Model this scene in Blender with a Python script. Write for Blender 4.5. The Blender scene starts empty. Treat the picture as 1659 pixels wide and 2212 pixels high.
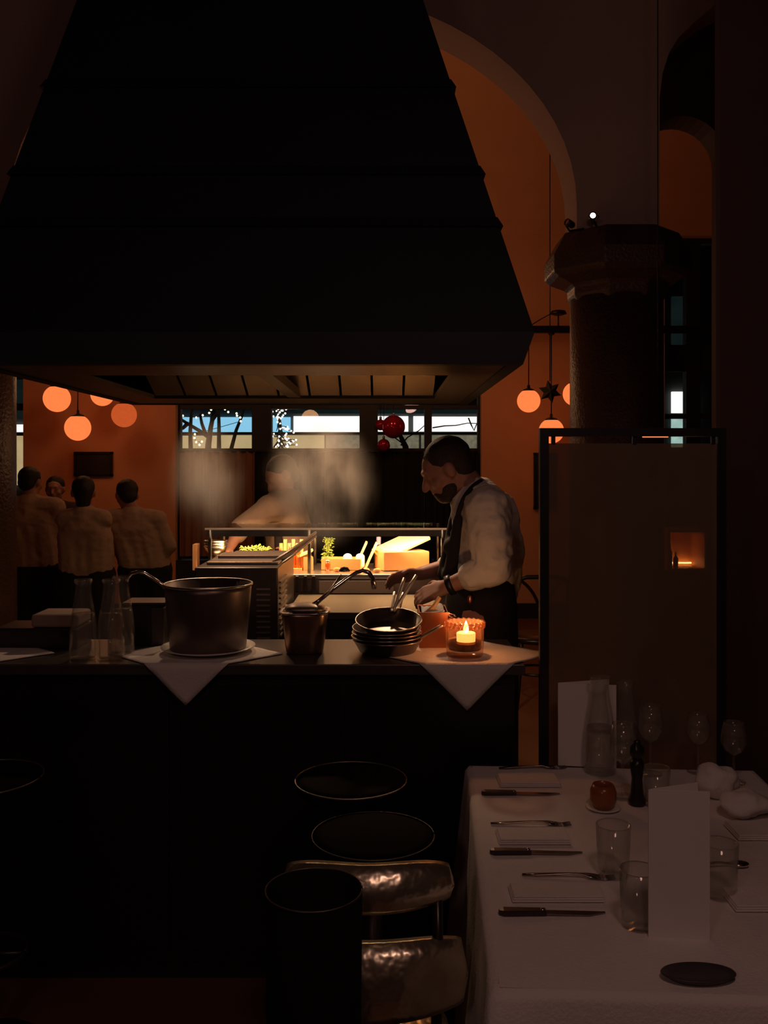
import bpy, bmesh, math, random
from mathutils import Vector, Matrix, noise

random.seed(7)
PI = math.pi
# ------------------------------------------------------------------ camera, world, exposure
F, CX, HY, H = 2000.0, 829.5, 1005.0, 1.65      # focal length in pixels, horizon row, eye height
scene = bpy.context.scene
col = scene.collection
cam_data = bpy.data.cameras.new('camera')
cam = bpy.data.objects.new('camera', cam_data)
col.objects.link(cam)
cam.location = (0, 0, H)
cam.rotation_euler = (PI / 2, 0, 0)
cam_data.sensor_fit = 'VERTICAL'
cam_data.sensor_height = 36.0
cam_data.lens = 36.0 * F / 2212.0
cam_data.shift_y = (HY - 1106.0) / 2212.0
cam_data.clip_start = 0.05
cam_data.clip_end = 200
scene.camera = cam
scene.view_settings.view_transform = 'Standard'
scene.view_settings.look = 'None'
scene.view_settings.gamma = 1.0
scene.view_settings.exposure = 0.0
scene.view_settings.use_curve_mapping = False
scene.cycles.max_bounces = 7
scene.cycles.volume_step_rate = 2.0
scene.cycles.transparent_max_bounces = 16

world = bpy.data.worlds.new('night')
scene.world = world
world.use_nodes = True
world.node_tree.nodes['Background'].inputs[0].default_value = (0.25, 0.45, 0.62, 1)
world.node_tree.nodes['Background'].inputs[1].default_value = 0.006


def lamp(name, kind, loc, power, color, radius=0.1, rot=None, **kw):
    d = bpy.data.lights.new(name, kind)
    d.energy = power
    d.color = color
    if kind == 'AREA':
        d.shape = 'RECTANGLE'
        d.size, d.size_y = kw['size']
        d.spread = kw.get('spread', PI)
    else:
        d.shadow_soft_size = radius
    if kind == 'SPOT':
        d.spot_size = kw.get('angle', 1.6)
        d.spot_blend = 0.6
    o = bpy.data.objects.new(name, d)
    o.location = loc
    if rot:
        o.rotation_euler = rot
    col.objects.link(o)
    return o


# unseen warm point lights added above and behind the camera to fill the room
lamp('dining_fill', 'POINT', (0.55, 0.5, 2.95), 15.5, (1.0, 0.56, 0.46), 0.18)
lamp('dining_fill', 'POINT', (-1.2, -1.4, 2.7), 14, (1.0, 0.58, 0.50), 0.18)

# unseen point lights added behind the hood to brighten far room and staff
for fx, fy, fz, fp in ((-2.6, 8.2, 2.7, 6), (-0.4, 8.4, 2.9, 8), (0.45, 8.2, 3.0, 6), (-1.1, 6.5, 2.35, 4.5)):
    lamp('far_room_fill', 'POINT', (fx, fy, fz), fp * 1.1, (1.0, 0.47, 0.21), 0.13)


def P(x, y, d):
    return Vector(((x - CX) / F * d, d, H - (y - HY) / F * d))


def S(px, d):
    return px * d / F


# ------------------------------------------------------------------ materials
MATS = {}


def mat(name, color, rough=0.5, metal=0.0, var=0.12, scale=12.0, bump=0.0, bscale=60.0, spec=0.5, emit=None, estr=0.0):
    if name in MATS:
        return MATS[name]
    m = bpy.data.materials.new(name)
    m.use_nodes = True
    nt = m.node_tree
    b = nt.nodes['Principled BSDF']
    b.inputs['Roughness'].default_value = rough
    b.inputs['Metallic'].default_value = metal
    b.inputs['Specular IOR Level'].default_value = spec
    tc = nt.nodes.new('ShaderNodeTexCoord')
    n = nt.nodes.new('ShaderNodeTexNoise')
    n.inputs['Scale'].default_value = scale
    n.inputs['Detail'].default_value = 4
    nt.links.new(tc.outputs['Object'], n.inputs['Vector'])
    mx = nt.nodes.new('ShaderNodeMix')
    mx.data_type = 'RGBA'
    lo = [max(0, c * (1 - var)) for c in color]
    hi = [min(1, c * (1 + var)) for c in color]
    mx.inputs['A'].default_value = (*lo, 1)
    mx.inputs['B'].default_value = (*hi, 1)
    nt.links.new(n.outputs['Fac'], mx.inputs['Factor'])
    nt.links.new(mx.outputs['Result'], b.inputs['Base Color'])
    if bump:
        n2 = nt.nodes.new('ShaderNodeTexNoise')
        n2.inputs['Scale'].default_value = bscale
        nt.links.new(tc.outputs['Object'], n2.inputs['Vector'])
        bp = nt.nodes.new('ShaderNodeBump')
        bp.inputs['Strength'].default_value = bump
        bp.inputs['Distance'].default_value = 0.02
        nt.links.new(n2.outputs['Fac'], bp.inputs['Height'])
        nt.links.new(bp.outputs['Normal'], b.inputs['Normal'])
    if emit:
        b.inputs['Emission Color'].default_value = (*emit, 1)
        b.inputs['Emission Strength'].default_value = estr
    MATS[name] = m
    return m


def glass(name, tint=(0.93, 0.93, 0.92), rough=0.03, fac=0.5, haze=0.0, hcol=(0.5, 0.5, 0.5)):
    if name in MATS:
        return MATS[name]
    m = bpy.data.materials.new(name)
    m.use_nodes = True
    nt = m.node_tree
    nt.nodes.remove(nt.nodes['Principled BSDF'])
    out = nt.nodes['Material Output']
    tr = nt.nodes.new('ShaderNodeBsdfTransparent')
    tr.inputs[0].default_value = (*tint, 1)
    gl = nt.nodes.new('ShaderNodeBsdfGlossy')
    gl.inputs['Roughness'].default_value = rough
    lw = nt.nodes.new('ShaderNodeLayerWeight')
    lw.inputs[0].default_value = 0.5
    pw = nt.nodes.new('ShaderNodeMath')
    pw.operation = 'POWER'
    pw.inputs[1].default_value = 3.5
    nt.links.new(lw.outputs['Facing'], pw.inputs[0])
    ma = nt.nodes.new('ShaderNodeMath')
    ma.operation = 'MULTIPLY_ADD'
    ma.inputs[1].default_value = 0.75
    ma.inputs[2].default_value = 0.02 + 0.10 * fac
    nt.links.new(pw.outputs[0], ma.inputs[0])
    mx = nt.nodes.new('ShaderNodeMixShader')
    nt.links.new(ma.outputs[0], mx.inputs[0])
    nt.links.new(tr.outputs[0], mx.inputs[1])
    nt.links.new(gl.outputs[0], mx.inputs[2])
    last = mx
    if haze:
        df = nt.nodes.new('ShaderNodeBsdfDiffuse')
        tc = nt.nodes.new('ShaderNodeTexCoord')
        nz = nt.nodes.new('ShaderNodeTexNoise')
        nz.inputs['Scale'].default_value = 9
        nt.links.new(tc.outputs['Object'], nz.inputs['Vector'])
        rp = nt.nodes.new('ShaderNodeMix')
        rp.data_type = 'RGBA'
        rp.inputs['A'].default_value = (*[c * 0.85 for c in hcol], 1)
        rp.inputs['B'].default_value = (*hcol, 1)
        nt.links.new(nz.outputs['Fac'], rp.inputs['Factor'])
        nt.links.new(rp.outputs['Result'], df.inputs[0])
        m2 = nt.nodes.new('ShaderNodeMixShader')
        m2.inputs[0].default_value = haze
        nt.links.new(mx.outputs[0], m2.inputs[1])
        nt.links.new(df.outputs[0], m2.inputs[2])
        last = m2
    nt.links.new(last.outputs[0], out.inputs['Surface'])
    MATS[name] = m
    return m


def glow(name, color, strength, var=0.1, scale=30):
    if name in MATS:
        return MATS[name]
    m = bpy.data.materials.new(name)
    m.use_nodes = True
    nt = m.node_tree
    nt.nodes.remove(nt.nodes['Principled BSDF'])
    e = nt.nodes.new('ShaderNodeEmission')
    tc = nt.nodes.new('ShaderNodeTexCoord')
    nz = nt.nodes.new('ShaderNodeTexNoise')
    nz.inputs['Scale'].default_value = scale
    nt.links.new(tc.outputs['Object'], nz.inputs['Vector'])
    rp = nt.nodes.new('ShaderNodeMix')
    rp.data_type = 'RGBA'
    rp.inputs['A'].default_value = (*[c * (1 - var) for c in color], 1)
    rp.inputs['B'].default_value = (*[c * (1 + var) for c in color], 1)
    nt.links.new(nz.outputs['Fac'], rp.inputs['Factor'])
    nt.links.new(rp.outputs['Result'], e.inputs[0])
    e.inputs[1].default_value = strength
    nt.links.new(e.outputs[0], nt.nodes['Material Output'].inputs['Surface'])
    MATS[name] = m
    return m


M_FLOOR = mat('floor_wood', (0.16, 0.066, 0.032), 0.5, 0, 0.3, 3)
M_ORANGE = mat('orange_plaster', (0.80, 0.38, 0.20), 0.85, 0, 0.08, 2.5, 0.1, 40)
M_GREY = mat('grey_plaster', (0.54, 0.38, 0.34), 0.9, 0, 0.12, 2, 0.1, 30)
M_STONE = mat('dark_stone', (0.085, 0.045, 0.04), 0.45, 0, 0.25, 8, 0.3, 50)
M_DARKWALL = mat('dark_wall', (0.07, 0.035, 0.028), 0.7, 0, 0.2, 3)
M_BLACKMETAL = mat('black_metal', (0.012, 0.011, 0.012), 0.4, 0.0, 0.2, 10)
M_HOOD = mat('hood_paint', (0.008, 0.0095, 0.016), 0.55, 0.0, 0.25, 3, spec=0.3)
M_HOODIN = mat('hood_steel', (0.13, 0.10, 0.08), 0.40, 0.8, 0.25, 8)
M_STEEL = mat('steel', (0.55, 0.52, 0.50), 0.28, 1.0, 0.12, 20)
M_BRUSH = mat('brushed_steel', (0.36, 0.30, 0.26), 0.42, 0.9, 0.2, 14)
M_DARKSTEEL = mat('dark_steel', (0.10, 0.085, 0.08), 0.38, 0.8, 0.2, 14)
M_POT = mat('pot_steel', (0.22, 0.165, 0.15), 0.40, 0.85, 0.15, 6)
M_CHROME = mat('chrome', (0.8, 0.76, 0.72), 0.15, 1.0, 0.05, 10)
M_PAN = mat('pan_iron', (0.16, 0.13, 0.115), 0.34, 0.9, 0.25, 25)
M_COPPER = mat('copper', (0.48, 0.18, 0.095), 0.33, 1.0, 0.15, 14)
M_BLACKWOOD = mat('black_wood', (0.018, 0.013, 0.012), 0.3, 0, 0.3, 15)
M_COUNTER = mat('counter_black', (0.008, 0.008, 0.009), 0.35, 0, 0.2, 6)
M_COUNTERTOP = mat('counter_slab', (0.06, 0.05, 0.048), 0.3, 0, 0.3, 25)
M_CLOTH = mat('white_cloth', (0.78, 0.72, 0.70), 0.9, 0, 0.05, 30, 0.15, 160)
M_PAPER = mat('white_paper', (0.80, 0.76, 0.75), 0.8, 0, 0.04, 20)
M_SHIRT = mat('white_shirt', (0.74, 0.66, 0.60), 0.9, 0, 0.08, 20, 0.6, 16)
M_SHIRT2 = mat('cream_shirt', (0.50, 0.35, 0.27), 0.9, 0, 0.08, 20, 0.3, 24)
M_APRON = mat('black_apron', (0.018, 0.013, 0.014), 0.85, 0, 0.2, 20)
M_TROUSER = mat('black_trousers', (0.014, 0.012, 0.014), 0.9, 0, 0.2, 20)
M_SKIN = mat('skin', (0.42, 0.20, 0.145), 0.55, 0, 0.1, 30)
M_HAIR = mat('dark_hair', (0.012, 0.008, 0.007), 0.5, 0, 0.4, 80, 0.4, 200)
M_CARD = mat('cardboard', (0.55, 0.27, 0.11), 0.8, 0, 0.12, 16)
M_WOOD = mat('pale_wood', (0.60, 0.30, 0.13), 0.55, 0, 0.3, 10)
M_WHITEWARE = mat('white_ware', (0.82, 0.79, 0.74), 0.3, 0, 0.04, 10)
M_GREEN = mat('herb_green', (0.22, 0.32, 0.06), 0.6, 0, 0.5, 60)
M_BOTTLE = mat('dark_bottle', (0.02, 0.03, 0.015), 0.12, 0, 0.2, 10)
M_LILAC = mat('lilac_foil', (0.35, 0.28, 0.50), 0.45, 0, 0.1, 20)
M_AMBER = glass('amber_glass', (0.85, 0.42, 0.14), 0.05, 0.6, 0.25, (0.5, 0.22, 0.06))
M_GLASS = glass('clear_glass', (0.985, 0.985, 0.98), 0.05, 0.22, 0.06, (0.62, 0.58, 0.52))
M_CANDLEGLASS = glass('candle_glass', (0.96, 0.80, 0.68), 0.10, 0.4, 0.10, (0.8, 0.42, 0.25))
M_PANE = glass('window_glass', (0.95, 0.96, 0.97), 0.01, 0.2)
M_SCREENGLASS = glass('screen_glass', (0.60, 0.50, 0.42), 0.12, 0.35, 0.42, (0.36, 0.26, 0.18))
M_WAX = mat('wax', (0.9, 0.55, 0.32), 0.6, 0, 0.05, 10, emit=(1.0, 0.42, 0.12), estr=3.0)  # emission puts the candle's glow into the wax itself
M_RED = mat('red_bauble', (0.50, 0.014, 0.05), 0.14, 0.4, 0.2, 8)
M_BARK = mat('bark', (0.03, 0.03, 0.03), 0.9, 0, 0.3, 12)
M_STREET = mat('street_wall', (0.08, 0.09, 0.09), 0.9, 0, 0.2, 1)
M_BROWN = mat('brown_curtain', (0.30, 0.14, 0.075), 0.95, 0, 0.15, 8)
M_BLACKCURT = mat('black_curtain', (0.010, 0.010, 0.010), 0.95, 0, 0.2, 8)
M_DARKFRAME = mat('window_frame_paint', (0.022, 0.020, 0.022), 0.6, 0, 0.2, 6)
M_PICTURE = mat('dark_picture', (0.025, 0.022, 0.024), 0.5, 0, 0.5, 9)
M_GLOBE = glow('globe_glow', (1.0, 0.205, 0.055), 1.15, 0.10, 40)
M_GLOBEDIM = glow('globe_dim', (0.60, 0.095, 0.022), 0.9, 0.10, 40)
M_BULB = glow('fairy_glow', (1.0, 0.80, 0.42), 4.0)
M_BULBW = glow('fairy_white', (1.0, 0.88, 0.72), 5.0)
M_HEAT = glow('heat_tube', (1.0, 0.55, 0.20), 25.0)
M_FLAME = glow('flame', (1.0, 0.72, 0.34), 10.0)
M_SPOTGLOW = glow('spot_glow', (1.0, 0.9, 0.75), 6.0)

# ------------------------------------------------------------------ mesh builder


class MB:
    """collects shapes in world coordinates (through matrix M) and links them as one mesh object"""

    def __init__(self, M=None):
        self.bm = bmesh.new()
        self.M = M or Matrix.Identity(4)

    def _add(self, pts, faces, smooth=False):
        vs = [self.bm.verts.new(self.M @ Vector(p)) for p in pts]
        for f in faces:
            try:
                fc = self.bm.faces.new([vs[i] for i in f])
                fc.smooth = smooth
            except ValueError:
                pass
        return self

    def box(self, x0, x1, y0, y1, z0, z1, R=None):
        p = [(x, y, z) for x in (x0, x1) for y in (y0, y1) for z in (z0, z1)]
        if R is not None:
            p = [R @ Vector(q) for q in p]
        return self._add(p, [(0, 1, 3, 2), (4, 6, 7, 5), (0, 4, 5, 1), (2, 3, 7, 6), (0, 2, 6, 4), (1, 5, 7, 3)])

    def prism(self, poly, y0, y1):
        """polygon in XZ extruded along Y"""
        n = len(poly)
        p = [(x, y0, z) for x, z in poly] + [(x, y1, z) for x, z in poly]
        f = [tuple(range(n)), tuple(range(2 * n - 1, n - 1, -1))]
        f += [(i, i + n, (i + 1) % n + n, (i + 1) % n) for i in range(n)]
        return self._add(p, f)

    def prism_z(self, poly, z0, z1):
        n = len(poly)
        p = [(x, y, z0) for x, y in poly] + [(x, y, z1) for x, y in poly]
        f = [tuple(range(n - 1, -1, -1)), tuple(range(n, 2 * n))]
        f += [(i, (i + 1) % n, (i + 1) % n + n, i + n) for i in range(n)]
        return self._add(p, f)

    def loft(self, rings, cap=True, closed=True, smooth=True):
        n = len(rings[0])
        p = [q for r in rings for q in r]
        f = []
        for k in range(len(rings) - 1):
            for i in range(n if closed else n - 1):
                j = (i + 1) % n
                f.append((k * n + i, k * n + j, (k + 1) * n + j, (k + 1) * n + i))
        if cap:
            f.append(tuple(range(n - 1, -1, -1)))
            f.append(tuple((len(rings) - 1) * n + i for i in range(n)))
        return self._add(p, f, smooth)

    def lathe(self, c, prof, seg=24, cap=False, smooth=True, ph=0.0, sy=1.0):
        rings = [[(c[0] + r * math.cos(ph + 2 * PI * i / seg), c[1] + sy * r * math.sin(ph + 2 * PI * i / seg), c[2] + z)
                  for i in range(seg)] for r, z in prof]
        return self.loft(rings, cap, True, smooth)

    def ball(self, c, r, seg=20, rings=12):
        rr = r if isinstance(r, (tuple, list)) else (r, r, r)
        R = []
        for k in range(rings + 1):
            t = PI * (k if 0 < k < rings else (0.02 if k == 0 else rings - 0.02)) / rings
            R.append([(c[0] + rr[0] * math.sin(t) * math.cos(2 * PI * i / seg), c[1] + rr[1] * math.sin(t) * math.sin(2 * PI * i / seg),
                       c[2] - rr[2] * math.cos(t)) for i in range(seg)])
        return self.loft(R, True)

    def tube(self, pts, r, seg=8):
        pts = [Vector(p) for p in pts]
        rr = r if isinstance(r, (list, tuple)) else [r] * len(pts)
        R = []
        up = None
        for k, p in enumerate(pts):
            t = (pts[min(k + 1, len(pts) - 1)] - pts[max(k - 1, 0)]).normalized()
            if up is None:
                up = Vector((0, 0, 1)) if abs(t.z) < 0.9 else Vector((1, 0, 0))
            a = t.cross(up)
            if a.length < 1e-4:
                a = t.cross(Vector((0.3, 1, 0.2)))
            a.normalize()
            b = t.cross(a).normalized()
            up = a.cross(t)
            R.append([p + a * rr[k] * math.cos(2 * PI * i / seg) + b * rr[k] * math.sin(2 * PI * i / seg) for i in range(seg)])
        return self.loft(R, True)

    def build(self, name, material, parent=None, bevel=0.0, sub=0):
        bmesh.ops.recalc_face_normals(self.bm, faces=self.bm.faces)
        me = bpy.data.meshes.new(name)
        vs = [v.co for v in self.bm.verts]
        lo = Vector([min(v[i] for v in vs) for i in range(3)])
        hi = Vector([max(v[i] for v in vs) for i in range(3)])
        org = Vector(((lo.x + hi.x) / 2, (lo.y + hi.y) / 2, lo.z))
        bmesh.ops.translate(self.bm, verts=self.bm.verts, vec=-org)
        self.bm.to_mesh(me)
        self.bm.free()
        me.materials.append(material)
        return link(name, me, org, parent, bevel, sub)


WPOS = {}


def link(name, me, org, parent=None, bevel=0.0, sub=0):
    o = bpy.data.objects.new(name, me)
    col.objects.link(o)
    WPOS[o.name] = Vector(org)
    if parent:
        o.parent = parent
        o.location = Vector(org) - WPOS[parent.name]
    else:
        o.location = org
    if bevel:
        b = o.modifiers.new('bevel', 'BEVEL')
        b.width = bevel
        b.segments = 2
        b.limit_method = 'ANGLE'
    if sub:
        s = o.modifiers.new('sub', 'SUBSURF')
        s.levels = s.render_levels = sub
    return o


def tag(o, label, cat, group=None, kind=None):
    o['label'] = label
    o['category'] = cat
    if group:
        o['group'] = group
    if kind:
        o['kind'] = kind
    return o


def thing(name, label, cat, base, group=None):
    o = bpy.data.objects.new(name, None)
    o.empty_display_size = 0.05
    col.objects.link(o)
    o.location = base
    WPOS[o.name] = Vector(base)
    return tag(o, label, cat, group)


def struct(o, label=None):
    o['kind'] = 'structure'
    if label:
        o['label'] = label
    return o


def bez(p0, p1, p2, n=10):
    p0, p1, p2 = Vector(p0), Vector(p1), Vector(p2)
    return [(1 - t) ** 2 * p0 + 2 * t * (1 - t) * p1 + t * t * p2 for t in [i / n for i in range(n + 1)]]


# ================================================================== THE SETTING
struct(MB().box(-5.2, 5.2, -2.6, 10.4, -0.1, 0).build('floor', M_FLOOR), 'dark reddish wooden floor')
struct(MB().box(-5.2, 5.2, -2.6, 5.96, 4.75, 4.9).build('ceiling', M_DARKWALL))
struct(MB().box(-5.2, -5.0, -2.6, 10.4, 0, 5.6).build('wall_left', M_DARKWALL))
struct(MB().box(5.0, 5.2, -2.6, 10.4, 0, 5.6).build('wall_right', M_DARKWALL))
struct(MB().box(-5.0, 5.0, -2.6, -2.4, 0, 4.75).build('wall_front', M_DARKWALL), 'wall behind the viewer')

# far room: vaulted orange ceiling
DW = 10.0
prof = [(10.0, 4.15)]
for i in range(1, 13):
    t = PI / 2 * i / 12
    prof.append((8.0 + 2.0 * math.cos(t), 4.15 + 1.15 * math.sin(t)))
prof += [(5.9, 5.3)]
rings = []
for x in (-5.0, 5.0):
    rings.append([(x, y, z) for y, z in prof] + [(x, y + (0.15 if k == 0 else 0), z + 0.15) for k, (y, z) in reversed(list(enumerate(prof)))])
struct(MB().loft(rings, True, True, False).build('ceiling_vault', M_ORANGE), 'orange plastered vault over the far room')


def WX(px, d=DW):
    return (px - CX) / F * d


def WZ(py, d=DW):
    return H - (py - HY) / F * d


# far wall: piers and the wall over the windows
ZW = 4.13           # window heads
b = MB()
for x0, x1 in ((-5.0, WX(-260)), (WX(50), WX(379)), (WX(1040), WX(1436)), (WX(1620), 5.0)):
    b.box(x0, x1, DW, DW + 0.35, 0, ZW)
b.box(-5.0, 5.0, DW, DW + 0.35, ZW, 4.35)
struct(b.build('wall_back', M_ORANGE), 'orange plaster wall with tall windows')
b = MB()
for x0, x1 in ((WX(50), WX(379)), (WX(1040), WX(1436))):
    b.box(x0, x1, DW - 0.025, DW, 0, 0.16)
struct(b.build('baseboard_back', M_DARKFRAME))

# windows: frame, mullions, panes, cafe curtains
ZT = WZ(968)        # top of the lower, curtained part


def window(n, x0, x1, mulls, rails=(), sill=0.62):
    fr = MB()
    y0, y1 = DW + 0.12, DW + 0.2
    fr.box(x0, x0 + 0.03, y0, y1, sill, ZW)
    fr.box(x1 - 0.03, x1, y0, y1, sill, ZW)
    fr.box(x0, x1, y0, y1, ZW - 0.06, ZW)
    fr.box(x0, x1, DW + 0.02, y1, 0, sill)
    w = struct(fr.build('window_%d' % n, M_DARKFRAME))
    for a, c in mulls:
        MB().box(a, c, y0 - 0.02, y1 + 0.02, sill, ZW - 0.06).build('mullion', M_DARKFRAME, w)
    for z0, z1 in rails:
        MB().box(x0 + 0.03, x1 - 0.03, y0 - 0.005, y1 + 0.005, z0, z1).build('transom', M_DARKFRAME, w)
    e = [x0 + 0.03] + [q for m_ in mulls for q in m_] + [x1 - 0.03]
    for k in range(0, len(e), 2):
        MB().box(e[k], e[k + 1], DW + 0.155, DW + 0.165, sill, ZW - 0.06).build('pane', M_PANE, w)
    return w, e


w2, e2 = window(2, WX(379), WX(1040), [(WX(541), WX(584)), (WX(776), WX(816)), (WX(918), WX(934))], [(ZT - 0.03, ZT), (WZ(882), WZ(874))])
window(1, WX(-260), WX(50), [(WX(-90), WX(-60))], [(WZ(940), WZ(934)), (WZ(885), WZ(870))], 1.15)
window(3, WX(1436), WX(1620), [(WX(1489), WX(1520))], [(WZ(932), WZ(926)), (WZ(903), WZ(893)), (WZ(800), WZ(742))], 0.62)


def curtain(x0, x1, m, label, cat='curtain'):
    n = 60
    z0, z1 = 0.66, ZT - 0.035
    front, back = [], []
    for i in range(n + 1):
        x = x0 + (x1 - x0) * i / n
        y = DW + 0.07 + 0.018 * math.sin(i * 0.9) + 0.006 * math.sin(i * 2.3)
        front.append((x, y))
        back.append((x, y + 0.006))
    c = MB().prism_z(front + back[::-1], z0, z1).build('curtain', m)
    tag(c, label, cat, 'half curtains across the tall window')
    MB().tube([(x0, DW + 0.07, z1), (x1, DW + 0.07, z1)], 0.012).build('curtain_rod', M_DARKFRAME, c)


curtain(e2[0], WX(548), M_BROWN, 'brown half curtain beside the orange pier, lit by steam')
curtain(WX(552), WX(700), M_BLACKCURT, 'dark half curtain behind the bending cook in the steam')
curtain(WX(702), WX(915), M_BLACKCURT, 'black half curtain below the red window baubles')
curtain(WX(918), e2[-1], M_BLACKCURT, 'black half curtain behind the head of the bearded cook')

# arcade between the two rooms
D1, D2 = 5.6, 5.96
K = F / D1


def AX(px):
    return (px - CX) / K


def AZ(py):
    return H - (py - HY) / K


acx, acz, aa, ab = AX(633), AZ(445), 613 / K, 469 / K
XR = AX(1425)
poly = [(-5.0, 0), (-2.85, 0), (-2.85, AZ(497)), (acx - aa, AZ(497)), (acx - aa, acz)]
for i in range(1, 32):
    t = PI - PI * i / 32
    poly.append((acx + aa * math.cos(t), acz + ab * math.sin(t)))
poly += [(acx + aa, acz), (acx + aa, AZ(497)), (XR, AZ(497)), (XR, AZ(210)), (AX(1431), AZ(160)), (AX(1445), AZ(115)), (AX(1465), AZ(82)),
         (AX(1500), AZ(48)), (AX(1545), AZ(10)), (AX(1620), AZ(-30)), (5.0, AZ(-50)), (5.0, 5.3), (-5.0, 5.3)]
bm_ = MB()
# triangulated in vertical strips so that the arch stays clean
n = len(poly)
bm_.prism(poly, D1, D2)
struct(bm_.build('wall_arcade', M_GREY), 'grey plaster wall with a wide arch over stone columns')

# narrower arched opening further back on the right
K2 = F / 6.2
rx, rz, ra, rb = (1474 - CX) / K2, 3.70, 0.285, 0.29
poly = [(1.56, 0), (rx - ra, 0), (rx - ra, rz)]
for i in range(1, 16):
    t = PI - PI * i / 16
    poly.append((rx + ra * math.cos(t), rz + rb * math.sin(t)))
poly += [(rx + ra, rz), (rx + ra, 0), (5.0, 0), (5.0, 5.3), (1.56, 5.3)]
struct(MB().prism(poly, 6.2, 6.45).build('wall_passage', M_DARKWALL), 'dark wall with a small arched opening')


def column(x, label):
    base = (x, 5.78, 0)
    r = 0.287
    o = struct(MB().lathe(base, [(0.36, 0), (0.36, 0.14), (0.31, 0.18), (0.295, 0.24), (r + 0.005, 0.3), (r, 1.2), (r - 0.003, 2.68)], 40, True).build('column', M_STONE), label)
    # capital: astragal, bell and a chamfered abacus
    zt = AZ(499)
    MB().lathe(base, [(r, 2.66), (r + 0.02, 2.70), (r + 0.02, 2.74), (r + 0.04, 2.76), (0.42, 2.80), (0.455, 2.83), (0.455, 2.93), (0.375, zt)], 8, True, False, PI / 8).build('capital', M_STONE, o, 0.008)
    return o


column(1.45, 'dark stone column with octagonal capital beside the screen')
column(-2.60, 'dark stone column at the edge of the far room, lit on one side')

# dark pillar by the dining table
o = struct(MB().prism_z([(1.267, 3.55), (1.95, 3.55), (1.95, 3.95), (1.44, 3.95)], 0, 4.75).build('pillar', M_DARKWALL, None, 0.02), 'dark timber pillar beyond the laid table')

# ================================================================== OUTSIDE THE WINDOWS
DE = 15.0
g = MB().box(-12, 12, 10.4, 24, -0.3, -0.15).build('ground', M_STREET)
struct(g, 'dark street outside')
bd = thing('building', 'building across the street with long glowing shop windows', 'building', (0, DE + 0.3, -0.15))


def EX(px):
    return (px - CX) / F * DE


def EZ(py):
    return H - (py - HY) / F * DE


MB().box(-11, 11, DE + 0.06, DE + 2, -0.15, 9).build('wall', M_STREET, bd)
G_BLUE = glow('blue_window', (0.30, 0.68, 0.92), 1.0, 0.12, 3)
G_WHITE = glow('white_window', (1.0, 0.97, 0.88), 1.35, 0.06, 3)
G_BEIGE = glow('beige_window', (0.62, 0.45, 0.22), 0.85, 0.2, 4)
G_DIM = glow('dim_window', (0.16, 0.14, 0.09), 1.0, 0.6, 14)
G_TEAL = glow('teal_window', (0.42, 0.62, 0.55), 0.9, 0.35, 9)
G_FAINT = glow('faint_window', (0.005, 0.010, 0.009), 1.0, 0.6, 3)
for (x0, x1, y0, y1, m_, nm) in ((250, 452, 901, 933, G_BLUE, 'lit_pane'), (456, 627, 901, 933, G_BLUE, 'lit_pane'), (634, 800, 899, 933, G_WHITE, 'lit_pane'),
                                 (805, 882, 899, 932, G_WHITE, 'lit_pane'), (893, 926, 899, 932, G_WHITE, 'lit_pane'), (930, 1150, 900, 932, G_WHITE, 'lit_pane'),
                                 (250, 352, 941, 966, G_BEIGE, 'lit_pane'), (356, 470, 941, 970, G_BEIGE, 'lit_pane'), (474, 700, 940, 974, G_BEIGE, 'lit_pane'), (704, 905, 940, 974, G_DIM, 'lit_pane'), (910, 1150, 940, 974, G_DIM, 'lit_pane'),
                                 (-80, 53, 917, 933, G_WHITE, 'lit_pane'), (-80, 53, 941, 1048, G_BEIGE, 'lit_pane'),
                                 (1452, 1490, 846, 892, G_WHITE, 'lit_pane'), (1452, 1490, 904, 926, G_TEAL, 'lit_pane'), (1452, 1490, 934, 966, G_TEAL, 'lit_pane'), (1452, 1490, 640, 770, G_FAINT, 'lit_pane'), (-80, 60, 820, 905, G_FAINT, 'lit_pane'),
                                 (816, 1150, 876, 893, G_FAINT, 'lit_pane'), (634, 780, 876, 893, G_FAINT, 'lit_pane')):
    MB().box(EX(x0), EX(x1), DE, DE + 0.06, EZ(y1), EZ(y0)).build(nm, m_, bd)
MB().box(EX(240), EX(1160), DE - 0.1, DE + 0.06, EZ(939), EZ(934)).build('sign_ledge', M_STREET, bd)


def tree(label, trunk, branches, d=12.5, br_r=0.03):
    base = P(*trunk[0], d)
    base.z = -0.15
    root = thing('bare_tree', label, 'tree', base, 'bare trees outside the window')
    pts = [base] + [P(x, y, d + 0.1 * i) for i, (x, y) in enumerate(trunk)]
    MB().tube(pts, [0.07] + [0.05 - 0.008 * i for i in range(len(trunk))], 8).build('trunk', M_BARK, root)
    for br in branches:
        q = [P(x, y, d + random.uniform(-0.2, 0.2)) for x, y in br]
        MB().tube(q, [br_r * (1 - 0.6 * i / len(q)) for i in range(len(q))], 6).build('branch', M_BARK, root)
    return root


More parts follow.
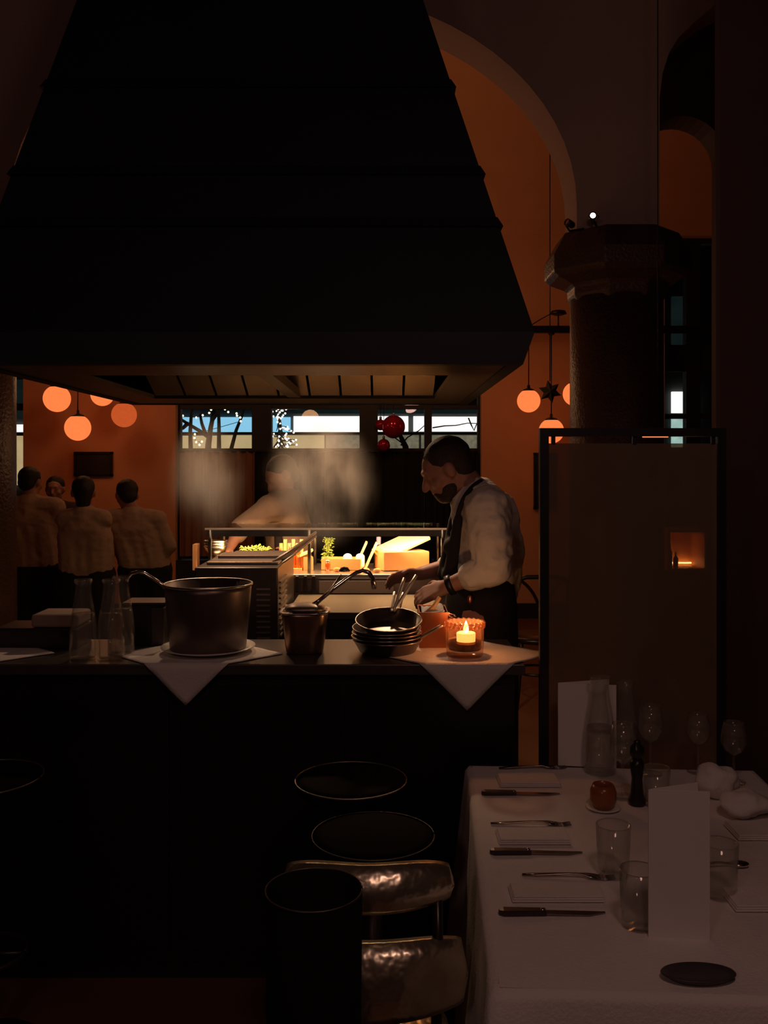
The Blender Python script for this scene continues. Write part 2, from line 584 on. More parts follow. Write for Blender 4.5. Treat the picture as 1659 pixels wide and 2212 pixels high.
tree('bare tree with forked branches against the blue shop window', [(448, 1010), (450, 960), (455, 925), (462, 890), (470, 868)],
     [[(452, 945), (430, 930), (405, 915), (385, 902), (370, 890)], [(412, 968), (411, 930), (413, 900), (418, 868)], [(445, 940), (436, 915), (432, 895)], [(473, 968), (473, 920), (472, 870)],
      [(500, 968), (510, 930), (522, 900), (530, 872)], [(460, 905), (475, 885), (490, 872)], [(405, 915), (395, 925), (384, 928)]])
tree('small leaning tree with thin twigs near the red baubles', [(878, 1000), (876, 965), (868, 948), (862, 935)],
     [[(866, 962), (880, 945), (905, 930), (918, 918)], [(866, 955), (852, 945), (842, 935)], [(935, 924), (960, 920), (985, 919), (1010, 914), (1040, 915)], [(1012, 903), (1018, 918), (1024, 930), (1034, 905), (1036, 898)]], 12.5, 0.010)


def fairy(label, base, pts, m, r, cat='string lights'):
    root = thing('fairy_lights', label, cat, base)
    w = MB()
    w.tube(pts, 0.004, 4)
    w.build('wire', M_BARK, root)
    me = None
    for q in pts:
        if me is None:
            o = MB().ball(q, r, 8, 6).build('bulb', m, root)
            me = o.data
        else:
            off = Vector((0, 0, -r))
            link('bulb', me, Vector(q) + off, root)
    return root


pts = [P(x, y, 12.4) for x, y in [(395, 898), (424, 902), (438, 897), (452, 892), (456, 885), (486, 884), (493, 890), (503, 882), (511, 893), (512, 898), (519, 902), (520, 910), (421, 938), (420, 946), (424, 955), (436, 954), (431, 961)]]
fairy('string of yellow fairy lights in the bare branches', pts[0], pts, M_BULB, 0.014)
pts = []
for k in range(70):
    y = random.uniform(882, 966)
    wdt = 26 if y < 900 else (12 if y < 930 else 30)
    pts.append(P(602 + random.uniform(-wdt, wdt) * random.random() ** 0.4 + (10 if y > 920 else 0), y, 10.9 + random.uniform(-0.1, 0.1)))
pts.sort(key=lambda q: -q.z)
ct = fairy('small fir tree covered in white fairy lights outside the window', P(602, 966, 10.9), pts, M_BULBW, 0.011, 'tree lights')
nb = MB()
for k in range(160):
    z = random.uniform(0.6, 2.25)
    a = random.uniform(0, 2 * PI)
    rr = 0.34 * (2.35 - z) / 1.7
    c0 = P(604, 966, 10.9)
    nb.tube([(c0.x, c0.y, z), (c0.x + rr * math.cos(a), c0.y + rr * math.sin(a), z - 0.10)], [0.012, 0.003], 4)
nb.tube([(c0.x, c0.y, -0.15), (c0.x, c0.y, 2.28)], [0.03, 0.006], 6)
nb.build('fir', mat('fir_green', (0.012, 0.02, 0.012), 0.9), ct)

# red baubles in the window
for (x, y, r, lab) in ((850, 922, 25, 'large shiny red bauble hanging in the window'), (829, 962, 14, 'small red bauble low beside the large one'), (822, 918, 12, 'small red bauble half hidden behind the large one')):
    c = P(x, y, {25: 9.85, 14: 9.95, 12: 10.06}[r])
    R = S(r, 9.9)
    bb = thing('bauble', lab, 'bauble', c - Vector((0, 0, R)), 'red window baubles')
    MB().ball(c, R, 32, 20).build('ball', M_RED, bb)
    MB().lathe((c.x, c.y, c.z + R * 0.97), [(0.014, 0), (0.014, 0.03), (0.004, 0.034)], 10, True).build('cap', M_STEEL, bb)
    MB().tube([(c.x, c.y, c.z + R), (c.x, c.y, ZW)], 0.003, 5).build('cord', M_BLACKMETAL, bb)

# ================================================================== FAR ROOM THINGS
DG = 9.3
zb = WZ(712, DG)
bar = thing('lighting_bar', 'long black bar on rods carrying the globe pendants', 'bar', (0, DG, zb))
MB().box(-3.7, 4.2, DG - 0.03, DG + 0.03, zb - 0.035, zb + 0.035).build('rail', M_BLACKMETAL, bar)
for x in (-3.2, -1.2, 0.6, 1.93, 3.6):
    MB().tube([(x, DG, zb), (x, DG, 5.1)], 0.008, 6).build('rod', M_BLACKMETAL, bar)
c = P(1206, 676, DG)
dish = thing('dish_fitting', 'small dark dish fitting above the black lighting bar', 'fitting', c)
MB().lathe(c, [(0.02, 0.03), (0.07, 0.02), (0.085, -0.01), (0.04, -0.025), (0.005, -0.03)], 20, True).build('dish', M_BLACKMETAL, dish)
MB().tube([P(1206, 680, DG), P(1206, 706, DG)], 0.008, 6).build('stem', M_BLACKMETAL, dish)
MB().tube(bez(P(1190, 678, DG), P(1165, 690, DG), P(1140, 708, DG)), 0.005, 5).build('wire', M_BLACKMETAL, dish)


def pendant(x, y, r, label, m=M_GLOBE, d=DG, power=0):
    c = P(x, y, d)
    R = S(r, d)
    t = thing('globe_pendant', label, 'pendant lamp', c - Vector((0, 0, R)), 'orange globe pendants')
    MB().ball(c, R, 32, 20).build('globe', m, t)
    MB().lathe((c.x, c.y, c.z + R * 0.86), [(R * 0.55, 0), (R * 0.42, R * 0.14), (0.016, R * 0.24), (0.014, R * 0.5)], 20, True).build('cap', M_BLACKMETAL, t)
    MB().tube([(c.x, c.y, c.z + R), (c.x, c.y, zb)], 0.006, 6).build('cord', M_BLACKMETAL, t)
    MB().lathe((c.x, c.y, zb - 0.06), [(0.01, 0), (0.03, 0.01), (0.034, 0.03)], 14, True).build('canopy', M_BLACKMETAL, t)
    return t


pendant(123, 861, 29, 'orange globe pendant cut by the hood edge, leftmost of all')
pendant(168, 924, 28, 'lowest orange globe pendant, above the dark picture')
pendant(221, 852, 25, 'orange globe pendant of which only the bottom shows under the hood')
pendant(268, 896, 27, 'dim orange globe pendant nearest the lit pier edge', M_GLOBEDIM)
pendant(1142, 866, 25, 'orange globe pendant just under the hood corner')
pendant(1242, 851, 26, 'orange globe pendant half hidden by the stone column')
pendant(1191, 931, 27, 'low orange globe pendant behind the black screen rail')

# paper star
c = P(1188, 846, 9.0)
st = thing('hanging_star', 'dark folded paper star between the globe pendants', 'star', c - Vector((0, 0, 0.09)))
sp = MB()
ring = []
for i in range(12):
    a = PI / 2 + 0.2 + 2 * PI * i / 12
    rr = 0.115 if i % 2 == 0 else 0.062
    ring.append((c.x + rr * math.cos(a), c.y, c.z + rr * math.sin(a)))
pv = ring + [(c.x, c.y - 0.045, c.z), (c.x, c.y + 0.045, c.z)]
sp._add(pv, [(i, (i + 1) % 12, 12) for i in range(12)] + [((i + 1) % 12, i, 13) for i in range(12)])
sp.build('star_body', mat('star_paper', (0.05, 0.045, 0.03), 0.8), st)
MB().tube([(c.x, c.y, c.z + 0.10), (c.x, c.y, 5.16)], 0.005, 6).build('cord', M_BLACKMETAL, st)

# pictures
for (x0, x1, y0, y1, lab) in ((162, 245, 976, 1029, 'small dark framed picture on the orange pier above the staff'), (1152, 1200, 978, 1100, 'tall dark framed picture half hidden by the screen post')):
    t = thing('picture', lab, 'picture', (WX((x0 + x1) / 2), DW - 0.02, WZ(y1)))
    f = MB()
    a0, a1, z0, z1 = WX(x0), WX(x1), WZ(y1), WZ(y0)
    f.box(a0, a1, DW - 0.04, DW - 0.001, z1 - 0.025, z1).box(a0, a1, DW - 0.04, DW - 0.001, z0, z0 + 0.025)
    f.box(a0, a0 + 0.025, DW - 0.04, DW - 0.001, z0, z1).box(a1 - 0.025, a1, DW - 0.04, DW - 0.001, z0, z1)
    f.build('frame', M_BLACKWOOD, t)
    MB().box(a0 + 0.02, a1 - 0.02, DW - 0.025, DW - 0.005, z0 + 0.02, z1 - 0.02).build('print', M_PICTURE, t)

# bentwood chair at the back
def bentwood(base, rz, label, s=1.0):
    T = Matrix.Translation(base) @ Matrix.Rotation(rz, 4, 'Z')
    t = thing('bentwood_chair', label, 'chair', base)
    MB(T).lathe((0, 0, 0.43), [(0.19, 0), (0.205, 0.01), (0.205, 0.03), (0.19, 0.04)], 28, True).build('seat', M_BLACKWOOD, t)
    for x, y in ((-0.15, -0.15), (0.15, -0.15), (-0.14, 0.15), (0.14, 0.15)):
        MB(T).tube(bez((x * 0.95, y * 0.95, 0.44), (x, y, 0.25), (x * 1.25, y * 1.3, 0)), 0.016, 8).build('leg', M_BLACKWOOD, t)
    MB(T).tube([(0.17 * math.cos(a), 0.17 * math.sin(a), 0.22) for a in [2 * PI * i / 20 for i in range(21)]], 0.01, 6).build('stretcher_ring', M_BLACKWOOD, t)
    hoop = [(-0.17, 0.13, 0.44), (-0.185, 0.16, 0.62), (-0.185, 0.19, 0.80), (-0.165, 0.205, 0.875), (-0.11, 0.215, 0.895), (0, 0.222, 0.897), (0.11, 0.215, 0.895), (0.165, 0.205, 0.875), (0.185, 0.19, 0.80), (0.185, 0.16, 0.62), (0.17, 0.13, 0.44)]
    MB(T).tube(hoop, 0.016, 8).build('back_hoop', M_BLACKWOOD, t)
    MB(T).tube([(0, 0.16, 0.46), (0, 0.19, 0.66), (0, 0.22, 0.89)], 0.014, 8).build('back_splat', M_BLACKWOOD, t)
    for sx in (-1, 1):
        MB(T).tube(bez((sx * 0.16, 0.205, 0.88), (sx * 0.03, 0.2, 0.80), (sx * 0.006, 0.185, 0.62)), 0.011, 8).build('back_scroll', M_BLACKWOOD, t)
    return t


bentwood((1.07, 6.46, 0), PI, 'black bentwood chair seen between the cook and the screen post')
bentwood((0.75, 8.9, 0), 2.2, 'black bentwood chair mostly hidden behind the bearded cook')

# lit cabinet seen through the screen
c = P(1485, 1232, 7.6)
cab = thing('lit_cabinet', 'small warm lit drinks cabinet glimpsed through the screen glass', 'cabinet', (c.x, 7.6, 0))
w_, h_ = S(74, 7.6), S(82, 7.6)
MB().box(c.x - w_ / 2 - 0.03, c.x + w_ / 2 + 0.2, 7.6, 7.95, 0, c.z).build('plinth', M_BLACKWOOD, cab)
q = MB()
q.box(c.x - w_ / 2 - 0.02, c.x - w_ / 2, 7.6, 7.95, c.z, c.z + h_ + 0.02).box(c.x + w_ / 2, c.x + w_ / 2 + 0.02, 7.6, 7.95, c.z, c.z + h_ + 0.02)
q.box(c.x - w_ / 2, c.x + w_ / 2, 7.6, 7.95, c.z + h_, c.z + h_ + 0.02).box(c.x - w_ / 2, c.x + w_ / 2, 7.93, 7.95, c.z, c.z + h_)
q.build('carcass', M_WOOD, cab)
MB().box(c.x - w_ / 2, c.x + w_ / 2, 7.62, 7.93, c.z + 0.0, c.z + 0.012).build('shelf', M_WOOD, cab)
MB().tube([(c.x - w_ / 2 + 0.01, 7.9, c.z + 0.03), (c.x + w_ / 2 - 0.01, 7.9, c.z + 0.03)], 0.006, 6).build('lamp_tube', glow('cab_tube', (1.0, 0.55, 0.2), 45), cab)
for k, (dx, hh) in enumerate(((-0.10, 0.2), (-0.05, 0.12))):
    tag(MB().lathe((c.x + dx, 7.75, c.z + 0.012), [(0.022, 0), (0.022, hh * 0.6), (0.009, hh * 0.75), (0.009, hh)], 14, True).build('bottle', M_BOTTLE),
        ('tall' if k == 0 else 'short') + ' bottle in the small lit drinks cabinet', 'bottle')

# ================================================================== PEOPLE


def caps_mesh(caps, ells):
    bm = bmesh.new()

    def sph(c, r, M=None):
        me = bmesh.new()
        bmesh.ops.create_icosphere(me, subdivisions=2, radius=1.0)
        out = []
        for v in me.verts:
            q = Vector((v.co.x * r[0], v.co.y * r[1], v.co.z * r[2]))
            if M is not None:
                q = M @ q
            out.append(q + Vector(c))
        fs = [[v.index for v in f.verts] for f in me.faces]
        me.free()
        return out, fs

    for p0, p1, r0, r1 in caps:
        tmp = bmesh.new()
        for c, r in ((p0, r0), (p1, r1)):
            pts, _ = sph(c, (r, r, r))
            for q in pts:
                tmp.verts.new(q)
        ret = bmesh.ops.convex_hull(tmp, input=tmp.verts)
        bad = [g for g in ret['geom_interior'] if isinstance(g, bmesh.types.BMVert)]
        bmesh.ops.delete(tmp, geom=bad, context='VERTS')
        me = bpy.data.meshes.new('t')
        tmp.to_mesh(me)
        tmp.free()
        bm.from_mesh(me)
        bpy.data.meshes.remove(me)
    for e in ells:
        c, r = e[0], e[1]
        M = e[2] if len(e) > 2 else None
        pts, fs = sph(c, r, M)
        vs = [bm.verts.new(q) for q in pts]
        for f in fs:
            bm.faces.new([vs[i] for i in f])
    bmesh.ops.recalc_face_normals(bm, faces=bm.faces)
    return bm


def blob(name, caps, ells, material, parent=None, voxel=0.012, smooth=4, cut=None, wrinkle=0.0):
    """one continuous surface grown over tapered limbs"""
    bm = caps_mesh(caps, ells)
    me = bpy.data.meshes.new(name)
    bm.to_mesh(me)
    bm.free()
    tmp = bpy.data.objects.new('tmp', me)
    col.objects.link(tmp)
    r = tmp.modifiers.new('r', 'REMESH')
    r.mode = 'VOXEL'
    r.voxel_size = voxel
    s = tmp.modifiers.new('s', 'SMOOTH')
    s.factor = 0.6
    s.iterations = smooth
    dg = bpy.context.evaluated_depsgraph_get()
    out = bpy.data.meshes.new_from_object(tmp.evaluated_get(dg))
    bpy.data.objects.remove(tmp)
    b2 = bmesh.new()
    b2.from_mesh(out)
    if wrinkle:
        b2.normal_update()
        mv = []
        for v in b2.verts:
            q_ = Vector((v.co.x * 9, v.co.y * 9, v.co.z * 16))
            n_ = noise.noise(q_ + Vector((noise.noise(q_ * 0.5) * 2, 0, 3)))
            mv.append((1 - abs(n_) * 2.6) * wrinkle + noise.noise(v.co * 34) * wrinkle * 0.5)
        for v, m__ in zip(b2.verts, mv):
            v.co += v.normal * m__
    if cut:
        for co, no in cut:
            g_ = list(b2.verts) + list(b2.edges) + list(b2.faces)
            bmesh.ops.bisect_plane(b2, geom=g_, plane_co=co, plane_no=no, clear_outer=True)
    vs = [v.co for v in b2.verts]
    lo = Vector([min(v[i] for v in vs) for i in range(3)])
    hi = Vector([max(v[i] for v in vs) for i in range(3)])
    org = Vector(((lo.x + hi.x) / 2, (lo.y + hi.y) / 2, lo.z))
    bmesh.ops.translate(b2, verts=b2.verts, vec=-org)
    for f in b2.faces:
        f.smooth = True
    b2.to_mesh(out)
    b2.free()
    out.name = name
    out.materials.clear()
    out.materials.append(material)
    return link(name, out, org, parent)


def hand(wrist, d, side, curl=0.6, s=1.0):
    """palm and five fingers; d = pointing direction, side = towards the thumb"""
    w = Vector(wrist)
    d = Vector(d).normalized()
    side = (Vector(side) - d * d.dot(Vector(side))).normalized()
    nrm = d.cross(side).normalized()       # towards the palm
    if nrm.z > 0:
        nrm = -nrm
    caps = []
    pe = w + d * 0.085 * s
    for k, off in enumerate((0.030, 0.010, -0.010, -0.030)):
        root = pe + side * off * s
        caps.append((w + side * off * 0.6 * s, root, 0.017 * s, 0.013 * s))
        L = (0.070, 0.080, 0.074, 0.058)[k] * s
        dirn = d + side * off * 3
        p = root
        for j, frac in enumerate((0.45, 0.32, 0.25)):
            a = curl * (0.4 + 0.7 * j)
            q = p + (dirn.normalized() * math.cos(a) + nrm * math.sin(a)) * L * frac
            caps.append((p, q, (0.0095 - 0.0008 * j) * s, (0.0088 - 0.0008 * j) * s))
            p = q
    t0 = w + d * 0.025 * s + side * 0.028 * s
    t1 = t0 + (d * 0.6 + side * 0.8 + nrm * 0.3).normalized() * 0.04 * s
    t2 = t1 + (d * 0.9 + side * 0.2 + nrm * 0.5).normalized() * 0.032 * s
    caps += [(w + d * 0.01, t0, 0.016 * s, 0.015 * s), (t0, t1, 0.0135 * s, 0.011 * s), (t1, t2, 0.0105 * s, 0.009 * s)]
    return caps


def head_parts(c, face, up, s=1.0):
    """skull, jaw, nose, brow, ears; c = skull centre, face = looking direction"""
    f = Vector(face).normalized()
    u = Vector(up)
    u = (u - f * f.dot(u)).normalized()
    r = f.cross(u)
    M = Matrix((r, f, u)).transposed()
    c = Vector(c)
    ells = [(c, (0.076 * s, 0.096 * s, 0.088 * s), M),
            (c + f * 0.028 * s - u * 0.055 * s, (0.062 * s, 0.068 * s, 0.075 * s), M),
            (c + f * 0.052 * s - u * 0.105 * s, (0.040 * s, 0.036 * s, 0.030 * s), M),
            (c + f * 0.086 * s + u * 0.012 * s, (0.05 * s, 0.014 * s, 0.012 * s), M),
            (c + f * 0.088 * s - u * 0.072 * s, (0.026 * s, 0.012 * s, 0.012 * s), M)]
    caps = [(c + f * 0.092 * s - u * 0.008 * s, c + f * 0.114 * s - u * 0.045 * s, 0.009 * s, 0.014 * s)]
    for sx in (-1, 1):
        ells.append((c + r * sx * 0.078 * s - u * 0.025 * s - f * 0.005 * s, (0.012 * s, 0.022 * s, 0.034 * s), M))
        ells.append((c + r * sx * 0.032 * s + f * 0.083 * s - u * 0.012 * s, (0.014 * s, 0.010 * s, 0.010 * s), M))
        ells.append((c + r * sx * 0.045 * s + f * 0.058 * s - u * 0.045 * s, (0.024 * s, 0.028 * s, 0.024 * s), M))
    return caps, ells, M, (r, f, u)


def hair(c, M, axes, s, parent, long=0.0, fringe=0.25, m=None):
    r, f, u = axes
    c = Vector(c)
    ells = [(c + u * 0.018 * s - f * 0.018 * s, (0.086 * s, 0.098 * s, 0.088 * s), M), (c - f * 0.05 * s - u * 0.03 * s, (0.072 * s, 0.055 * s, 0.07 * s), M)]
    caps = []
    if long:
        caps = [(c - f * 0.055 * s, c - f * 0.06 * s - Vector((0, 0, long)), 0.07 * s, 0.05 * s)]
    return blob('hair', caps, ells, m or M_HAIR, parent, 0.012, 3)


# ---- the bearded cook at the end of the range, bending over his work
def person_cook():
    D = 3.72
    q = lambda x, y, dd=0.0: P(x, y, D + dd)
    fc = Vector((-0.86, 0.06, -0.50))
    hc = q(962, 1003)
    hcaps, hells, M, ax = head_parts(hc, fc, (-0.4, 0, 1.0), 1.06)
    sl, sr = q(1052, 1100, -0.17), q(1032, 1098, 0.17)
    el, er = q(1066, 1226, -0.24), q(1010, 1215, 0.20)
    wl, wr = q(962, 1268, -0.20), q(905, 1240, 0.16)
    hipl, hipr = q(1035, 1330, -0.09), q(1035, 1330, 0.09)
    caps = hcaps + [
        (hc - ax[1] * 0.03 - ax[2] * 0.06, q(1032, 1078), 0.060, 0.068),
        (q(1032, 1085), q(1046, 1130), 0.085, 0.115), (q(1046, 1130), q(1048, 1250), 0.115, 0.115), (q(1048, 1250), q(1038, 1320), 0.115, 0.12),
        (q(1045, 1105, -0.05), sl, 0.09, 0.068), (q(1040, 1105, 0.05), sr, 0.09, 0.068),
        (sl, el, 0.058, 0.046), (el, wl, 0.046, 0.029), (sr, er, 0.058, 0.046), (er, wr, 0.046, 0.029)]
    for hp, dx in ((hipl, 0.02), (hipr, -0.04)):
        kn = Vector((hp.x - 0.02 + dx, hp.y, 0.50))
        an = Vector((hp.x + 0.03 + dx, hp.y, 0.08))
        caps += [(hp, kn, 0.095, 0.062), (kn, an, 0.06, 0.042), (an, an + Vector((-0.15, 0, -0.045)), 0.042, 0.033)]
    caps += hand(wl, (-0.85, 0.2, -0.35), (0, 0.7, 0.6), 0.7) + hand(wr, (-0.9, -0.1, -0.12), (0, -0.7, 0.6), 0.6)
    body = blob('person', caps, hells, M_SKIN, None, 0.0065, 4)
    tag(body, 'bearded cook in white shirt and dark apron bending over the range', 'person')
    hair(hc, M, ax, 1.06, body, m=mat('brown_hair', (0.035, 0.019, 0.014), 0.6, 0, 0.4, 80, 0.4, 200))
    # beard
    r, f, u = ax
    bells = [(hc + f * 0.058 - u * 0.108, (0.052, 0.045, 0.036), M), (hc + f * 0.09 - u * 0.085, (0.034, 0.016, 0.014), M)]
    for sx in (-1, 1):
        bells.append((hc + r * sx * 0.052 + f * 0.034 - u * 0.092, (0.014, 0.034, 0.034), M))
    blob('beard', [], bells, mat('brown_hair', (0.035, 0.019, 0.014)), body, 0.008, 4)
    # shirt with rolled sleeves
    k = 0.018
    el2 = el.lerp(wl, 0.42)
    er2 = er.lerp(wr, 0.35)
    sc = [(q(1030, 1082), q(1046, 1130), 0.085 + k, 0.118 + k), (q(1046, 1130), q(1050, 1240), 0.12 + k, 0.125 + k), (q(1050, 1240), q(1042, 1290), 0.125 + k, 0.118 + k),
          (q(1050, 1105, -0.04), sl, 0.10, 0.086), (q(1040, 1105, 0.05), sr, 0.09 + k, 0.07 + k),
          (sl, sl.lerp(el, 0.5), 0.088, 0.086), (sl.lerp(el, 0.5), el, 0.086, 0.068), (el, el2, 0.066, 0.056), (sr, er, 0.08, 0.064), (er, er2, 0.062, 0.052),
          (q(1066, 1112), q(1078, 1200), 0.10, 0.10)]
    blob('shirt', sc, [], M_SHIRT, body, 0.009, 4, [(hc + Vector((0.045, 0, -0.115)), Vector((-0.75, 0, 0.66)))], 0.008)
    for e_, w_ in ((el, wl), (er, wr)):
        t_ = 0.42 if e_ is el else 0.35
        blob('cuff', [(e_.lerp(w_, t_ - 0.08), e_.lerp(w_, t_ + 0.03), 0.062, 0.058)], [], M_SHIRT, body, 0.008, 2)
    # apron: bib, skirt, neck strap
    ap = []
    for z, ra_, rb_, xo in ((1.20, 0.135, 0.165, 0.0), (1.10, 0.15, 0.18, 0), (0.95, 0.16, 0.19, -0.005), (0.7, 0.165, 0.20, -0.01), (0.42, 0.17, 0.205, -0.015)):
        cx_ = q(1042, 1300).x + xo
        ap.append([(cx_ + ra_ * math.cos(a), D + rb_ * math.sin(a), z + 0.0) for a in [PI * 0.18 + (2 * PI - PI * 0.36) * i / 26 for i in range(27)]])
    inner = [[(p_[0] + (q(1042, 1300).x - p_[0]) * 0.05, p_[1] + (D - p_[1]) * 0.05, p_[2]) for p_ in r_] for r_ in ap]
    MB().loft([o_ + i_[::-1] for o_, i_ in zip(ap, inner)], True).build('apron_skirt', M_APRON, body)
    blob('apron_bib', [(q(990, 1120, -0.10), q(972, 1240, -0.10), 0.02, 0.03), (q(990, 1120, 0.10), q(972, 1240, 0.13), 0.02, 0.03), (q(985, 1120), q(962, 1240), 0.03, 0.035),
                       (q(975, 1180, -0.08), q(975, 1180, 0.08), 0.035, 0.035), (q(972, 1240, -0.09), q(972, 1240, 0.09), 0.035, 0.035)], [], M_APRON, body, 0.009, 4)
    strap = bez(q(988, 1118, -0.10), q(1000, 1060, -0.115), q(1038, 1040, -0.05), 8) + bez(q(1046, 1040, 0.0), q(1038, 1050, 0.09), q(990, 1118, 0.10), 8)
    MB().tube(strap, 0.011, 6).build('apron_strap', M_APRON, body)
    MB().lathe((0, 0, 0), [(0.036, -0.012), (0.037, 0.012), (0.034, 0.012), (0.033, -0.012)], 20, True)
    wd = (wl - el).normalized()
    R = wd.to_track_quat('Z', 'Y').to_matrix().to_4x4()
    MB(Matrix.Translation(wl - wd * 0.02) @ R).lathe((0, 0, 0), [(0.034, -0.012), (0.039, -0.010), (0.039, 0.010), (0.034, 0.012)], 20, True).build('wristwatch', M_BLACKMETAL, body)
    MB().ball(q(1016, 1296, -0.19), (0.012, 0.006, 0.02), 10, 8).build('apron_buckle', M_COPPER, body)
    return body


person_cook()


def standing(base_x, d, head, hipw, lab, lean=(0, 0), armL=None, armR=None, shirt=None, longhair=0.0, face=(0, 1, -0.25), hem=0.88, hs=1.0, sh=0.19):
    """a standing person; head = (px, py) of the skull centre at depth d, arms = lists of (px, py, depth offset)"""
    hc = P(*head, d)
    s = hs
    pel = Vector((base_x, d - 0.02, 0.92))
    neck = hc - Vector((0, 0, 0.15)) - Vector(face).normalized() * 0.05
    neck = neck.lerp(Vector((pel.x, pel.y, neck.z)), 0.25)
    chest = neck.lerp(pel, 0.36)
    waist = neck.lerp(pel, 0.78)
    hcaps, hells, M, ax = head_parts(hc, face, (0, 0, 1), s)
    sx = Vector((1, 0, 0))
    sL, sR = neck + Vector((-sh, 0, -0.07)), neck + Vector((sh, 0, -0.07))
    caps = hcaps + [(hc - Vector((0, 0, 0.05)), neck, 0.056, 0.06), (neck - Vector((0, 0, 0.05)), chest, 0.085, 0.11), (chest, waist, 0.11, 0.10), (waist, pel, 0.10, 0.115),
                    (neck - Vector((0, 0, 0.06)), sL, 0.075, 0.062), (neck - Vector((0, 0, 0.06)), sR, 0.075, 0.062),
                    (chest + sx * 0.05, chest - sx * 0.05, 0.11, 0.11)]
    scaps = [(a, b_, r0 + 0.016, r1 + 0.016) for a, b_, r0, r1 in caps[len(hcaps) + 1:]]
    for sg in (-1, 1):
        scaps += [(neck + Vector((sg * sh * 0.55, 0, -0.13)), chest + Vector((sg * 0.085, 0, -0.05)), 0.09, 0.115), (chest + Vector((sg * 0.085, 0, -0.05)), pel + Vector((sg * 0.075, 0, -0.02)), 0.115, 0.125)]
    for S_, arm in ((sL, armL), (sR, armR)):
        if arm:
            e = P(arm[0][0], arm[0][1], d + arm[0][2])
            w = P(arm[1][0], arm[1][1], d + arm[1][2])
        else:
            sgn = -1 if S_ is sL else 1
            e = S_ + Vector((sgn * 0.05, 0.03, -0.29))
            w = e + Vector((-sgn * 0.10, 0.20, 0.05))
        caps += [(S_, e, 0.052, 0.042), (e, w, 0.042, 0.028)] + hand(w, (w - e), (0, 0, 1), 0.5)
        scaps += [(S_, e, 0.066, 0.056), (e, e.lerp(w, 0.45), 0.056, 0.048)]
    for sg in (-1, 1):
        hp = pel + Vector((sg * 0.09, 0, -0.04))
        kn = Vector((hp.x + sg * 0.01, d, 0.49))
        an = Vector((hp.x + sg * 0.02, d - 0.02, 0.08))
        caps += [(hp, kn, 0.09, 0.06), (kn, an, 0.058, 0.042), (an, an + Vector((sg * 0.02, 0.15, -0.045)), 0.042, 0.033)]
    body = blob('person', caps, hells, M_SKIN, None, 0.010, 3)
    tag(body, lab, 'person')
    hair(hc, M, ax, s, body, longhair)
    if shirt:
        blob('shirt', scaps, [], shirt, body, 0.011, 4, [(Vector((0, 0, hem)), Vector((0, 0, -1)))], 0.003)
    tr = []
    for sg in (-1, 1):
        hp = pel + Vector((sg * 0.085, 0, 0.0))
        kn = Vector((hp.x + sg * 0.01, d, 0.49))
        an = Vector((hp.x + sg * 0.02, d - 0.02, 0.09))
        tr += [(hp + Vector((0, 0, -0.06)), kn, 0.125, 0.085), (kn, an, 0.085, 0.07), (pel + Vector((0, 0, -0.08)), hp + Vector((0, 0, -0.08)), 0.11, 0.12)]
    blob('trousers', tr, [], M_TROUSER, body, 0.012, 3, [(Vector((0, 0, 0.06)), Vector((0, 0, -1)))])
    return body


DS = 7.15
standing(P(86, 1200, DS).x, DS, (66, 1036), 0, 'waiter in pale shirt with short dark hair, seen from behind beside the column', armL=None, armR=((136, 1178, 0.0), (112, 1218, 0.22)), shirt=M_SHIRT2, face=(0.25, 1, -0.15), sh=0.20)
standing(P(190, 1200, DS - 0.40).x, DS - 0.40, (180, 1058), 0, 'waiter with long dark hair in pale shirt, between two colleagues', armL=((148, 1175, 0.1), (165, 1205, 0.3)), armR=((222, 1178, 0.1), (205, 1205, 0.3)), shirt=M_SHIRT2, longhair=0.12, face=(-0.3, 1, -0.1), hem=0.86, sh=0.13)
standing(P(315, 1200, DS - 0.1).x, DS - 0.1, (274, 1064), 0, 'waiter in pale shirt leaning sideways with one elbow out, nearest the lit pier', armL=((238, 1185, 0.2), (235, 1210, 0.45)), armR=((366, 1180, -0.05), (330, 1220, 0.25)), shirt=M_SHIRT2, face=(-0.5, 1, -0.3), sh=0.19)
standing(P(118, 1200, 8.4).x, 8.4, (119, 1052), 0, 'person in dark clothes facing the waiters, almost lost in shadow', shirt=mat('dark_shirt', (0.05, 0.025, 0.025), 0.9), face=(0.1, -1, -0.1), hem=0.9)


